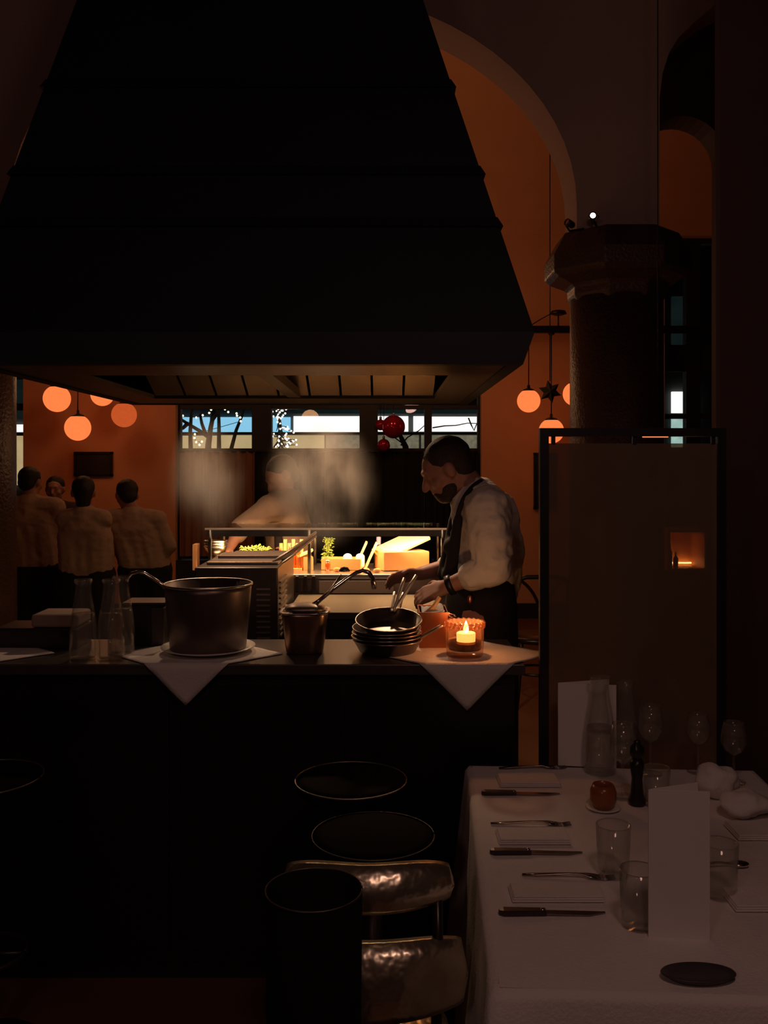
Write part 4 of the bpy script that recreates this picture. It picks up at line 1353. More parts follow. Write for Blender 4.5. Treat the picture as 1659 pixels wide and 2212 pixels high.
for k, (y0, dz) in enumerate(((3.85, 0.0), (4.0, 0.012), (4.2, 0.0))):
    pn = MB().box(xa_ + 0.03 + 0.02 * k, xb_ - 0.01, y0, y0 + 0.17, zt + 0.0, zt + 0.012 + dz).build('baking_tray', M_BRUSH, None, 0.003)
    tag(pn, ('steel tray at the front of the louvred oven top', 'steel tray in the middle of the louvred oven top', 'steel tray at the back of the louvred oven top')[k], 'tray', 'flat trays on the oven')
br = thing('raised_lid', 'open slanted lid bar rising from the louvred oven', 'lid', P(592, 1218, 3.85))
for off in (0, 0.03):
    MB().tube([P(590, 1214, 3.86) + Vector((0, 0, -off)), P(640, 1180, 4.15) + Vector((0, 0, -off)), P(682, 1150, 4.40) + Vector((0, 0, -off * 0.6))], 0.006, 6).build('bar', M_BRUSH, br)
lid_a, lid_b = P(590, 1216, 3.86), P(682, 1153, 4.40)
MB()._add([lid_a, lid_b, lid_b + Vector((-0.02, 0, -0.028)), lid_a + Vector((-0.02, 0, -0.03)), lid_a + Vector((0.004, 0, 0)), lid_b + Vector((0.004, 0, 0)), lid_b + Vector((-0.016, 0, -0.028)), lid_a + Vector((-0.016, 0, -0.03))],
          [(0, 1, 2, 3), (7, 6, 5, 4), (0, 4, 5, 1), (1, 5, 6, 2), (2, 6, 7, 3), (3, 7, 4, 0)]).build('lid_plate', M_DARKSTEEL, br)

# ---- things under the heat lamps
def rotbox(c, dims, e, m, name, label, cat, lidflap=False):
    T = Matrix.Translation(c) @ Matrix.Rotation(e[2], 4, 'Z') @ Matrix.Rotation(e[1], 4, 'Y') @ Matrix.Rotation(e[0], 4, 'X')
    t = thing(name, label, cat, c)
    w, d, h = dims
    th = 0.005
    q = MB(T)
    q.box(-w / 2, w / 2, -d / 2, -d / 2 + th, 0, h).box(-w / 2, w / 2, d / 2 - th, d / 2, 0, h).box(-w / 2, -w / 2 + th, -d / 2 + th, d / 2 - th, 0, h).box(w / 2 - th, w / 2, -d / 2 + th, d / 2 - th, 0, h).box(-w / 2 + th, w / 2 - th, -d / 2 + th, d / 2 - th, 0, th)
    q.build('body', m, t)
    if lidflap:
        MB(T).box(-w / 2 + 0.001, w / 2 - 0.001, -d / 2 + 0.001, d / 2 - 0.001, h, h + th).build('lid', m, t)
    return t


c = P(890, 1241, 4.72)
rotbox(Vector((P(868, 0, 4.72).x, 4.74, ZP + 0.004)), (0.24, 0.16, 0.085), (0, 0, 0.30), M_CARD, 'carton', 'brown carton standing under the tilted bread board', 'box', True)
T = Matrix.Translation(P(822, 1207, 4.70)) @ Matrix.Rotation(0.28, 4, 'Z') @ Matrix.Rotation(-0.40, 4, 'Y') @ Matrix.Rotation(0.35, 4, 'X')
t = thing('bread_board', 'tilted pale board glaring under the heat lamp', 'board', P(822, 1210, 4.70))
MB(T).box(0, 0.28, -0.02, 0.12, -0.012, 0.004).build('board', M_PAPER if False else mat('pale_board', (0.85, 0.62, 0.34), 0.5, 0, 0.08), t, 0.003)
c = P(740, 1240, 4.72)
rotbox(Vector((c.x, 4.74, ZP + 0.002)), (0.20, 0.12, 0.055), (0, 0, -0.12), M_CARD, 'open_carton', 'open carton holding two white jars under the heat lamps', 'box')
for k, (x, y) in enumerate(((751, 1214), (778, 1216))):
    p_ = P(x, y, 4.735)
    t = thing('white_jar', ('white lidded jar in the open carton, nearer the herbs', 'white lidded jar in the open carton, nearer the bottle')[k], 'jar', (p_.x, 4.735, ZP + 0.008), 'white jars in the carton')
    MB().lathe((p_.x, 4.735, ZP + 0.008), [(0, 0), (0.02, 0), (0.023, 0.01), (0.023, 0.05), (0.018, 0.058)], 20, True).build('body', M_WHITEWARE, t)
    MB().ball((p_.x, 4.735, ZP + 0.062), (0.023, 0.023, 0.018), 18, 10).build('lid', M_WHITEWARE, t)
for k, (x, yaw) in enumerate(((768, 0.9), (790, 1.15))):
    p_ = P(x, 1238, 4.80)
    T = Matrix.Translation((p_.x, 4.82 - 0.05 * k, ZP + 0.004)) @ Matrix.Rotation(0.42, 4, 'Y')
    t = thing('folded_card', ('leaning pale card behind the white jars', 'leaning pale card beside the dark bottle')[k], 'card', p_, 'leaning cards under the lamps')
    MB(T).box(-0.006, 0.006, -0.05, 0.05, 0, 0.14).build('sheet', mat('pale_board', (0.85, 0.62, 0.34)), t, 0.002)
p_ = P(818, 1240, 4.88)
t = thing('dark_bottle', 'dark bottle with lilac neck foil behind the cartons', 'bottle', (p_.x, 4.88, ZP))
hB = ZP - 0.0
topz = H - (1160 - HY) / F * 4.88
hh = topz - ZP
MB().lathe((p_.x, 4.88, ZP), [(0, 0), (0.026, 0), (0.027, 0.006), (0.027, hh * 0.45), (0.022, hh * 0.56), (0.011, hh * 0.66), (0.010, hh * 0.98), (0, hh * 0.98)], 24).build('body', M_BOTTLE, t)
MB().lathe((p_.x, 4.88, ZP + hh * 0.74), [(0.0115, 0), (0.0118, hh * 0.26), (0.0, hh * 0.27)], 20).build('neck_foil', M_LILAC, t)
MB().lathe((p_.x, 4.88, ZP + hh * 0.50), [(0.0265, 0), (0.0245, hh * 0.05)], 20).build('neck_label', M_WHITEWARE, t)
# crate of amber jars and small wooden boards
t = thing('wooden_crate', 'small slatted wooden crate glowing beside the slanted lid', 'crate', (P(630, 0, 4.7).x, 4.72, ZP))
x0, x1 = P(598, 0, 4.66).x, P(652, 0, 4.66).x
for k in range(6):
    xs = x0 + (x1 - x0) * k / 6
    MB().box(xs + 0.002, xs + (x1 - x0) / 6 - 0.002, 4.76, 4.768, ZP, ZP + 0.13 + 0.02 * (k % 2)).build('slat', M_WOOD, t)
MB().box(x0, x1, 4.66, 4.76, ZP, ZP + 0.01).build('base', M_WOOD, t)
for k in range(5):
    xs = x0 + 0.014 + 0.024 * k
    hh = (0.11, 0.085, 0.12, 0.10, 0.115)[k]
    tag(MB().lathe((xs, 4.69 + 0.02 * (k % 2), ZP + 0.01), [(0, 0), (0.010, 0), (0.0105, hh * 0.7), (0.006, hh * 0.82), (0.006, hh), (0, hh)], 14).build('amber_bottle', M_AMBER),
        ('%s small amber bottle in the wooden crate' % ('first', 'second', 'third', 'fourth', 'fifth')[k]) + ' from the slanted lid', 'bottle', 'amber bottles in the crate')
p_ = P(660, 1240, 4.72)
rotbox(Vector((p_.x + 0.01, 4.72, ZP + 0.001)), (0.05, 0.08, 0.06), (0, 0, 0.2), M_CARD, 'small_carton', 'small pale carton between the crate and the shelf post', 'box', True)
T = Matrix.Translation((p_.x - 0.005, 4.72, ZP + 0.075)) @ Matrix.Rotation(-0.4, 4, 'Y')
tag(MB(T).box(-0.03, 0.045, -0.04, 0.04, 0, 0.012).build('butter_block', mat('butter', (0.9, 0.72, 0.38), 0.5)), 'pale block lying on the small carton', 'block')


def herbs(c, n, spread, h, label):
    t = thing('herb_bunch', label, 'herbs', c)
    m_ = MB()
    for k in range(n):
        a = random.uniform(0, 2 * PI)
        r = spread * random.random() ** 0.5
        b0_ = Vector((c[0] + r * math.cos(a), c[1] + r * math.sin(a), c[2] + h * random.random()))
        d_ = Vector((math.cos(a), math.sin(a), random.uniform(-0.2, 0.8))).normalized()
        s_ = Vector((-math.sin(a), math.cos(a), 0))
        L = random.uniform(0.012, 0.026)
        m_._add([b0_, b0_ + d_ * L * 0.5 + s_ * L * 0.35, b0_ + d_ * L + Vector((0, 0, -0.003)), b0_ + d_ * L * 0.5 - s_ * L * 0.35, b0_ + d_ * L * 0.5 + Vector((0, 0, 0.006))],
                [(0, 1, 4), (1, 2, 4), (2, 3, 4), (3, 0, 4)])
    o = m_.build('leaves', M_GREEN, t)
    o['kind'] = 'stuff'
    m_ = MB()
    for k in range(6):
        a = k
        m_.tube([(c[0], c[1], c[2]), (c[0] + spread * 0.6 * math.cos(a), c[1] + spread * 0.6 * math.sin(a), c[2] + h)], 0.0018, 5)
    m_.build('stems', M_GREEN, t)
    return t


herbs((P(708, 0, 4.86).x, 4.86, ZP), 130, 0.022, 0.15, 'upright bunch of green herbs beside the shelf post')
rotbox(Vector((P(550, 0, 4.72).x, 4.72, ZP + 0.001)), (0.15, 0.13, 0.075), (0, 0, 0), M_CARD, 'salad_box', 'shallow box holding the salad greens', 'box')
herbs((P(552, 0, 4.72).x, 4.72, ZP + 0.03), 320, 0.065, 0.085, 'low heap of salad greens under the bending cook')
p_ = P(708, 1226, 4.66)
t = thing('spice_shaker', 'small glass shaker in front of the herbs', 'shaker', (p_.x, 4.66, ZP))
MB().lathe((p_.x, 4.66, ZP), [(0, 0), (0.013, 0), (0.014, 0.035), (0.011, 0.045), (0, 0.045)], 16).build('glass', M_AMBER, t)
MB().ball((p_.x, 4.66, ZP + 0.047), (0.012, 0.012, 0.010), 14, 8).build('cap', M_BRUSH, t)
for k, (x, y, d) in enumerate(((728, 1236, 4.62), (790, 1234, 4.60), (815, 1238, 4.58))):
    p_ = P(x, y, d)
    tag(MB().ball((p_.x, d, ZP + 0.011), (0.02, 0.014, 0.011), 14, 8).build('bread_roll', M_CARD), ('small roll of bread below the open carton', 'small roll of bread in front of the leaning cards', 'small roll of bread below the tilted board')[k], 'bread', 'bread rolls under the lamps')
# steel bowl stack at the far end
p_ = P(466, 1200, 4.72)
MB_STAND = 0.07
t = thing('steel_bowls', 'nest of shiny steel bowls under the far end of the heated shelf', 'bowl', (p_.x, 4.72, ZP))
for k in range(3):
    MB().lathe((p_.x, 4.72, ZP + MB_STAND + 0.014 * k), [(0, 0), (0.025, 0), (0.05, 0.025), (0.06, 0.05), (0.058, 0.05), (0.046, 0.026), (0.022, 0.004), (0, 0.004)], 28).build('bowl', M_STEEL, t)
MB().lathe((p_.x, 4.72, ZP), [(0, 0), (0.045, 0), (0.045, 0.01), (0.02, 0.02), (0.022, MB_STAND), (0, MB_STAND)], 20).build('foot', M_BRUSH, t)
tag(MB().box(p_.x - 0.11, p_.x - 0.09, 4.68, 4.76, ZP, ZP + 0.13).build('wooden_block', M_WOOD), 'pale upright block beside the steel bowls', 'block')
# knives and tools hanging at the range front (dark silhouettes)
for k, (x, d) in enumerate(((622, 4.44), (640, 4.44), (658, 4.44), (676, 4.44))):
    p_ = P(x, 1250, d)
    t = thing('kitchen_knife', ('%s dark handled knife hanging on the prep counter edge' % ('first', 'second', 'third', 'fourth')[k]), 'knife', (p_.x, 4.495, ZP - 0.14), 'knives hanging behind the range')
    MB().box(p_.x - 0.008, p_.x + 0.008, 4.48, 4.499, ZP - 0.085, ZP - 0.005).build('handle', M_BLACKWOOD, t, 0.003)
    MB().box(p_.x - 0.010, p_.x + 0.010, 4.490, 4.493, ZP - 0.16, ZP - 0.085).build('blade', M_STEEL, t)

# ---- steam rising from the range
def steam(c, r, label, dens, seed):
    m = bpy.data.materials.new('steam')
    m.use_nodes = True
    nt = m.node_tree
    nt.nodes.remove(nt.nodes['Principled BSDF'])
    v = nt.nodes.new('ShaderNodeVolumeScatter')
    v.inputs['Color'].default_value = (0.98, 0.88, 0.78, 1)
    v.inputs['Anisotropy'].default_value = 0.1
    tc = nt.nodes.new('ShaderNodeTexCoord')
    nz = nt.nodes.new('ShaderNodeTexNoise')
    nz.inputs['Scale'].default_value = 5.0
    nz.inputs['Detail'].default_value = 3
    mp = nt.nodes.new('ShaderNodeMapping')
    mp.inputs['Location'].default_value = (seed, seed * 1.7, 0)
    mp.inputs['Scale'].default_value = (1, 1, 0.6)
    nt.links.new(tc.outputs['Object'], mp.inputs['Vector'])
    nt.links.new(mp.outputs['Vector'], nz.inputs['Vector'])
    # falloff inside the plume, measured in the plume's own coordinates
    mp2 = nt.nodes.new('ShaderNodeMapping')
    mp2.inputs['Location'].default_value = (0, 0, -1)
    mp2.inputs['Scale'].default_value = (1 / r[0], 1 / r[1], 1 / r[2])
    nt.links.new(tc.outputs['Object'], mp2.inputs['Vector'])
    ln = nt.nodes.new('ShaderNodeVectorMath')
    ln.operation = 'LENGTH'
    nt.links.new(mp2.outputs['Vector'], ln.inputs[0])
    mr = nt.nodes.new('ShaderNodeMapRange')
    mr.interpolation_type = 'SMOOTHSTEP'
    mr.inputs['From Min'].default_value = 1.0
    mr.inputs['From Max'].default_value = 0.1
    nt.links.new(ln.outputs['Value'], mr.inputs['Value'])
    mr2 = nt.nodes.new('ShaderNodeMapRange')
    mr2.inputs['From Min'].default_value = 0.40
    mr2.inputs['From Max'].default_value = 0.70
    nt.links.new(nz.outputs['Fac'], mr2.inputs['Value'])
    mu = nt.nodes.new('ShaderNodeMath')
    mu.operation = 'MULTIPLY'
    nt.links.new(mr.outputs[0], mu.inputs[0])
    nt.links.new(mr2.outputs[0], mu.inputs[1])
    mu2 = nt.nodes.new('ShaderNodeMath')
    mu2.operation = 'MULTIPLY'
    mu2.inputs[1].default_value = dens
    nt.links.new(mu.outputs[0], mu2.inputs[0])
    nt.links.new(mu2.outputs[0], v.inputs['Density'])
    nt.links.new(v.outputs[0], nt.nodes['Material Output'].inputs['Volume'])
    o = MB().ball(c, r, 24, 16).build('steam', m)
    return tag(o, label, 'steam', None, 'stuff')


steam(P(445, 1040, 4.12), (0.20, 0.16, 0.30), 'thin steam drifting up in front of the brown curtain', 6, 3.1)
steam(P(690, 1045, 4.12), (0.29, 0.2, 0.33), 'thicker steam rising from the middle of the range', 9.0, 8.4)

# ================================================================== SCREEN BESIDE THE TABLE
DSN = 2.90
KX = lambda x: (x - CX) / F * DSN
KZ = lambda y: H - (y - HY) / F * DSN
sc_ = thing('glass_screen', 'black framed screen with dim tinted glass between bar and table', 'screen', (KX(1360), DSN, 0))
for x0, x1 in ((1165, 1184), (1548, 1566)):
    MB().box(KX(x0), KX(x1), DSN - 0.013, DSN + 0.013, 0.0, KZ(925)).build('post', M_BLACKMETAL, sc_)
MB().box(KX(1184), KX(1548), DSN - 0.013, DSN + 0.013, KZ(943), KZ(925)).build('top_rail', M_BLACKMETAL, sc_)
MB().box(KX(1184), KX(1548), DSN - 0.013, DSN + 0.013, 0.12, 0.16).build('bottom_rail', M_BLACKMETAL, sc_)
MB().box(KX(1185), KX(1547), DSN - 0.004, DSN + 0.004, 0.16, KZ(958)).build('glass_panel', M_SCREENGLASS, sc_)
MB().box(KX(1388), KX(1443), DSN - 0.003, DSN + 0.003, KZ(945), KZ(943)).build('rail_glint', glow('orange_strip', (1.0, 0.25, 0.08), 1.2), sc_)  # glowing strip added as a painted orange reflection under the rail
for k, x in enumerate((1195, 1370, 1540)):
    MB().box(KX(x) - 0.006, KX(x) + 0.006, DSN - 0.006, DSN + 0.006, KZ(960), KZ(943)).build('clip', M_BLACKMETAL, sc_)

# thin cable hanging in front of the column
cb = MB().tube([((1421 - CX) / F * 4.9, 4.9, 4.75), ((1421 - CX) / F * 4.9, 4.9, H - (900 - HY) / F * 4.9)], 0.003, 6).build('hanging_cable', M_BLACKMETAL)
tag(cb, 'thin dark cable hanging straight down in front of the column', 'cable')

# spotlights on the capital
for k, (x, y, d, lab, aim) in enumerate(((1281, 465, 5.42, 'small spotlight shining towards the room from the capital', Vector((-0.1, -1, 0.05))), (1224, 479, 5.5, 'small dark spotlight turned towards the hood on the capital', Vector((-0.8, -0.5, 0.3))))):
    c = P(x, y, d)
    R_ = aim.to_track_quat('Z', 'Y').to_matrix().to_4x4()
    t = thing('spotlight', lab, 'spotlight', c, 'spotlights on the column capital')
    T = Matrix.Translation(c) @ R_
    MB(T).lathe((0, 0, 0), [(0.012, -0.06), (0.02, -0.05), (0.022, 0.0), (0.018, 0.0), (0.016, -0.01)], 18, True).build('housing', M_BLACKMETAL, t)
    MB(T).lathe((0, 0, -0.004), [(0.0, 0), (0.016, 0)], 18).build('lens', M_SPOTGLOW if k == 0 else M_STEEL, t)
    zc = AZ(499)
    yb_ = 5.55
    MB().tube([c + Vector((0, 0.03, -0.01)), (c.x + 0.03, c.y + 0.06, c.z - 0.04), (min(max(c.x + 0.06, 1.2), 1.6), yb_, zc)], 0.007, 6).build('bracket', M_BLACKMETAL, t)
    if k == 0:
        MB().ball(P(1291, 468, 5.45), 0.009, 10, 8).build('knob', M_STEEL, t)

# ================================================================== DINING TABLE
ZT_ = 0.75
DT0, DT1 = 1.585, 2.785
rotz = math.atan2((0.256 - 0.187), (2.84 - 1.585))
TC = Vector((0.187, DT0, 0))
TM = Matrix.Translation(TC) @ Matrix.Rotation(-rotz, 4, 'Z')
W_, L_ = 0.84, DT1 - DT0
tb = thing('dining_table', 'dining table hidden beneath a long white tablecloth', 'table', TM @ Vector((W_ / 2, L_ / 2, 0)))
MB(TM).box(0.01, W_ - 0.01, 0.01, L_ - 0.01, ZT_ - 0.035, ZT_ - 0.006).build('tabletop', M_WOOD, tb)
for x in (0.08, W_ - 0.08):
    for y in (0.08, L_ - 0.08):
        MB(TM).box(x - 0.03, x + 0.03, y - 0.03, y + 0.03, 0, ZT_ - 0.035).build('leg', M_BLACKWOOD, tb)
# cloth: a draped ring around a flat top
NP = 200


def outline(t, grow, wav):
    per = 2 * (W_ + L_)
    s_ = t * per
    if s_ < W_:
        p, nn = Vector((s_, 0)), Vector((0, -1))
    elif s_ < W_ + L_:
        p, nn = Vector((W_, s_ - W_)), Vector((1, 0))
    elif s_ < 2 * W_ + L_:
        p, nn = Vector((W_ - (s_ - W_ - L_), L_)), Vector((0, 1))
    else:
        p, nn = Vector((0, L_ - (s_ - 2 * W_ - L_))), Vector((-1, 0))
    c_ = Vector((W_ / 2, L_ / 2))
    k_ = Vector((abs(p.x - c_.x) / (W_ / 2), abs(p.y - c_.y) / (L_ / 2)))
    corner = max(0, min(k_.x, k_.y) - 0.82) / 0.18
    diag = (p - c_).normalized()
    out = (nn + diag * corner * 1.3) * grow
    wv = wav * (math.sin(t * 2 * PI * 11 + 1) * 0.6 + math.sin(t * 2 * PI * 19) * 0.4)
    return p + out + nn * wv


rings = []
for grow, z, wv in ((-0.012, ZT_, 0), (0.0, ZT_ - 0.003, 0), (0.006, ZT_ - 0.014, 0), (0.012, ZT_ - 0.1, 0.004), (0.022, ZT_ - 0.25, 0.012), (0.035, ZT_ - 0.42, 0.018), (0.042, ZT_ - 0.56, 0.020)):
    rings.append([(*outline(i / NP, grow, wv), z) for i in range(NP)])
m_ = MB(TM)
m_.loft(rings, False, True, True)
top_in = [(*outline(i / NP, -0.012, 0), ZT_) for i in range(NP)]
m_._add([(0.0 + 0.012, 0.012, ZT_), (W_ - 0.012, 0.012, ZT_), (W_ - 0.012, L_ - 0.012, ZT_), (0.012, L_ - 0.012, ZT_)], [(0, 1, 2, 3)])
tc_ = m_.build('tablecloth', M_CLOTH)
tag(tc_, 'white tablecloth falling in folds over the laid dining table', 'tablecloth')


def TP(px, py):
    """point on the table top that shows at this pixel"""
    d = (H - ZT_) * F / (py - HY)
    return Vector(((px - CX) / F * d, d, ZT_))


M_KNIFEH = mat('knife_handle', (0.06, 0.045, 0.045), 0.35, 0.5)
M_CUT = mat('cutlery_steel', (0.34, 0.29, 0.27), 0.25, 1.0, 0.1, 20)
ordn = ('farthest', 'middle', 'nearest')
for k, (yk, x0, x1) in enumerate(((1717, 1040, 1192), (1845, 1058, 1245), (1976, 1077, 1325))):
    a, b2 = TP(x0, yk), TP(x1, yk)
    L = 0.215
    T = Matrix.Translation(a)
    t = thing('table_knife', '%s broad handled knife lying on the laid table, beside its napkin' % ordn[k], 'knife', a, 'knives laid on the table')
    MB(T).loft([[(0, -0.004, 0.001), (0, 0.004, 0.001), (0, 0.004, 0.010), (0, -0.004, 0.010)], [(0.01, -0.011, 0.001), (0.01, 0.011, 0.001), (0.01, 0.011, 0.012), (0.01, -0.011, 0.012)],
                [(0.095, -0.009, 0.001), (0.095, 0.009, 0.001), (0.095, 0.009, 0.011), (0.095, -0.009, 0.011)]], True, True, False).build('handle', M_KNIFEH, t, 0.002)
    MB(T).loft([[(0.095, -0.008, 0.003), (0.095, 0.008, 0.003), (0.095, 0.008, 0.006), (0.095, -0.008, 0.006)], [(0.18, -0.010, 0.002), (0.18, 0.008, 0.002), (0.18, 0.008, 0.004), (0.18, -0.010, 0.004)],
                [(L, 0.003, 0.001), (L, 0.008, 0.001), (L, 0.008, 0.003), (L, 0.003, 0.003)]], True, True, False).build('blade', M_CUT, t)
    MB(T).ball((0.088, 0, 0.010), (0.005, 0.005, 0.004), 10, 6).build('rivet', M_CHROME, t)
for k, (yk, x0) in enumerate(((1662, 1078), (1782, 1060), (1893, 1128))):
    a = TP(x0, yk)
    t = thing('table_fork', '%s slim fork lying across the laid table, beyond its napkin' % ordn[k], 'fork', a, 'forks laid on the table')
    T = Matrix.Translation(a) @ Matrix.Rotation(0.05 - 0.06 * k, 4, 'Z')
    rr_ = []
    for u, w_, z_ in ((0, 0.004, 0.003), (0.03, 0.006, 0.004), (0.10, 0.003, 0.008), (0.13, 0.004, 0.008), (0.145, 0.011, 0.005), (0.16, 0.012, 0.003)):
        rr_.append([(u, -w_, z_), (u, w_, z_), (u, w_, z_ + 0.0025), (u, -w_, z_ + 0.0025)])
    MB(T).loft(rr_, True, True, True).build('handle', M_CUT, t)
    for j in range(4):
        yy = -0.0105 + 0.007 * j
        MB(T).tube([(0.158, yy, 0.004), (0.18, yy, 0.002), (0.20, yy, 0.005)], [0.0018, 0.0016, 0.001], 5).build('tine', M_CUT, t)


def flatnap(px, py, w, d, label, rz=0.0, h=0.012):
    p = TP(px, py)
    T = Matrix.Translation(p + Vector((0, 0, 0.002))) @ Matrix.Rotation(rz, 4, 'Z')
    t = thing('folded_napkin', label, 'napkin', p, 'folded napkins on the laid table')
    for j in range(3):
        MB(T).box(-w / 2 + 0.002 * j, w / 2 - 0.001 * j, -d / 2 + 0.002 * j, d / 2 - 0.001 * j, h / 3 * j, h / 3 * (j + 0.92)).build('fold', M_CLOTH, t, 0.0015)


flatnap(1140, 1690, 0.17, 0.09, 'folded napkin between the farthest fork and knife')
flatnap(1150, 1812, 0.17, 0.08, 'folded napkin between the middle fork and knife')
flatnap(1200, 1935, 0.19, 0.07, 'folded napkin between the nearest fork and knife')
flatnap(1640, 1800, 0.14, 0.10, 'folded napkin at the window-side place by the spoon')
flatnap(1640, 1950, 0.13, 0.09, 'folded napkin at the outer edge, nearer than the spoon')

# spoon, dark plate edge
a = TP(1597, 1873)
t = thing('table_spoon', 'spoon catching a bright glint near the outer table edge', 'spoon', a)
MB().ball((a.x, a.y, ZT_ + 0.008), (0.022, 0.016, 0.006), 18, 10).build('bowl', M_CHROME, t)
MB().tube([(a.x - 0.02, a.y, ZT_ + 0.008), (a.x - 0.05, a.y - 0.004, ZT_ + 0.012), (a.x - 0.13, a.y - 0.01, ZT_ + 0.005)], [0.003, 0.003, 0.005], 8).build('handle', M_CUT, t)
a = TP(1530, 2150)
t = thing('slate_plate', 'low dark oval dish at the near end of the table', 'dish', a)
MB().lathe((a.x, a.y + 0.05, ZT_ + 0.001), [(0, 0), (0.05, 0), (0.066, 0.010), (0.064, 0.012), (0.05, 0.004), (0, 0.004)], 36, sy=0.5).build('dish_body', mat('slate', (0.06, 0.05, 0.055), 0.4), t)

# standing menu cards
def menu(px, base_y, w, h, label, rz=0.0, op=0.5):
    p = TP(px, base_y)
    T = Matrix.Translation(p) @ Matrix.Rotation(rz, 4, 'Z')
    t = thing('menu_card', label, 'menu card', p, 'folded white menu cards')
    for sg in (-1, 1):
        T2 = T @ Matrix.Translation((-w / 2, 0, 0)) @ Matrix.Rotation(sg * op * 0.5, 4, 'Z')
        MB(T2).box(0, w, -0.0012, 0.0012, 0, h).build('leaf', M_PAPER, t)
    return t


menu(1462, 2020, S(128, 1.77), S(318, 1.77), 'tall folded white menu card standing nearest on the table', 0.12, 0.45)
menu(1266, 1652, S(122, 2.78), S(178, 2.78), 'folded white menu card behind the carafes at the far end', 0.05, 0.45)

# carafes and glasses on the table
for (px, by, h_px, r, lab) in ((1296, 1668, 205, 0.046, 'clear glass carafe on the laid table before the far menu card'), (1352, 1650, 178, 0.042, 'second clear glass carafe on the laid table, beside the pepper mill')):
    p = TP(px, by)
    carafe((p.x, p.y, ZT_ + 0.001), S(h_px, p.y), r, lab, 'carafes on the dining table', 0.4)


def wineglass(px, by, h, r, label):
    p = TP(px, by)
    t = thing('wine_glass', label, 'wine glass', p, 'wine glasses on the dining table')
    c = (p.x, p.y, ZT_ + 0.001)
    MB().lathe(c, [(0, 0.0), (r * 0.9, 0.0), (r * 0.9, 0.002), (0.006, 0.006), (0, 0.006)], 28).build('foot', M_GLASS, t)
    MB().lathe(c, [(0.005, 0.005), (0.0038, 0.03), (0.0038, h * 0.42), (0.006, h * 0.46)], 12, True).build('stem', M_GLASS, t)
    MB().lathe(c, [(0.004, h * 0.45), (r * 0.7, h * 0.53), (r, h * 0.66), (r * 0.96, h * 0.8), (r * 0.78, h), (r * 0.75, h), (r * 0.93, h * 0.8), (r * 0.97, h * 0.66), (r * 0.67, h * 0.54), (0, h * 0.465)], 32).build('bowl', M_GLASS, t)


wineglass(1405, 1672, 0.20, 0.038, 'wine glass between the pepper mill and the tall menu card, far row')
wineglass(1345, 1722, 0.20, 0.036, 'wine glass in front of the carafes by the amber candle')
wineglass(1508, 1668, 0.17, 0.036, 'wine glass alone near the far outer corner')
wineglass(1585, 1690, 0.17, 0.036, 'wine glass at the outer edge of the table')


def tumbler(px, by, h, r, label):
    p = TP(px, by)
    c = (p.x, p.y, ZT_ + 0.001)
    t = thing('tumbler', label, 'tumbler', p, 'water tumblers on the dining table')
    MB().lathe(c, [(0, 0), (r * 0.85, 0), (r * 0.88, 0.004), (r, h), (r - 0.003, h), (r * 0.84, 0.012), (0, 0.012)], 28).build('glass', M_GLASS, t)
    MB().lathe((c[0], c[1], c[2] + h - 0.001), [(r, -0.002), (r - 0.0015, 0.002), (r - 0.003, -0.002)], 28).build('rim', M_GLASS, t)


tumbler(1325, 1890, 0.11, 0.038, 'water tumbler at the middle place setting')
tumbler(1418, 1740, 0.10, 0.036, 'water tumbler behind the tall menu card')
tumbler(1380, 2000, 0.11, 0.038, 'water tumbler beside the tall menu card, nearest place')
tumbler(1555, 1935, 0.11, 0.038, 'water tumbler on the outer side of the tall menu card')

# amber candle glass, pepper mill
p = TP(1303, 1748)
t = thing('amber_votive', 'small unlit amber candle glass on a white saucer', 'candle', p)
MB().lathe((p.x, p.y, ZT_ + 0.001), [(0, 0), (0.03, 0), (0.045, 0.006), (0.044, 0.008), (0.03, 0.003), (0, 0.003)], 28).build('saucer', M_WHITEWARE, t)
MB().lathe((p.x, p.y, ZT_ + 0.004), [(0, 0), (0.024, 0), (0.034, 0.02), (0.034, 0.045), (0.027, 0.062), (0.025, 0.062), (0.031, 0.044), (0.031, 0.02), (0.02, 0.005), (0, 0.005)], 28).build('glass', mat('amber_ceramic', (0.30, 0.09, 0.03), 0.25), t)
p = TP(1376, 1738)
t = thing('pepper_mill', 'tall slim dark pepper mill in the middle of the table', 'pepper mill', p)
hp_ = S(1738 - 1598, p.y)
MB().lathe((p.x, p.y, ZT_ + 0.001), [(0, 0), (0.022, 0), (0.023, 0.01), (0.017, 0.03), (0.014, hp_ * 0.4), (0.019, hp_ * 0.62), (0.013, hp_ * 0.70)], 20, True).build('body', M_BLACKWOOD, t)
MB().lathe((p.x, p.y, ZT_ + 0.001 + hp_ * 0.70), [(0.012, 0), (0.019, hp_ * 0.06), (0.018, hp_ * 0.18), (0.008, hp_ * 0.25), (0.010, hp_ * 0.28), (0, hp_ * 0.30)], 20, True).build('head', M_BLACKWOOD, t)


# crumpled napkins at the far outer corner
def crumple(px, py, r, label):
    p = TP(px, py)
    m_ = MB()
    m_.ball((p.x, p.y, ZT_ + r[2] * 0.98), r, 28, 18)
    for v in m_.bm.verts:
        k_ = noise.noise(Vector(v.co) * 22) * 0.35 + noise.noise(Vector(v.co) * 45) * 0.15
        c_ = Vector((p.x, p.y, ZT_ + r[2]))
        v.co = c_ + (v.co - c_) * (1 + k_)
        v.co.z = max(v.co.z, ZT_ + 0.002)
    tag(m_.build('crumpled_napkin', M_CLOTH), label, 'napkin', 'crumpled napkins at the far corner')


crumple(1548, 1722, (0.06, 0.05, 0.045), 'crumpled white napkin beside the wine glass at the far corner')
crumple(1608, 1765, (0.06, 0.05, 0.035), 'crumpled white napkin at the outer table edge')

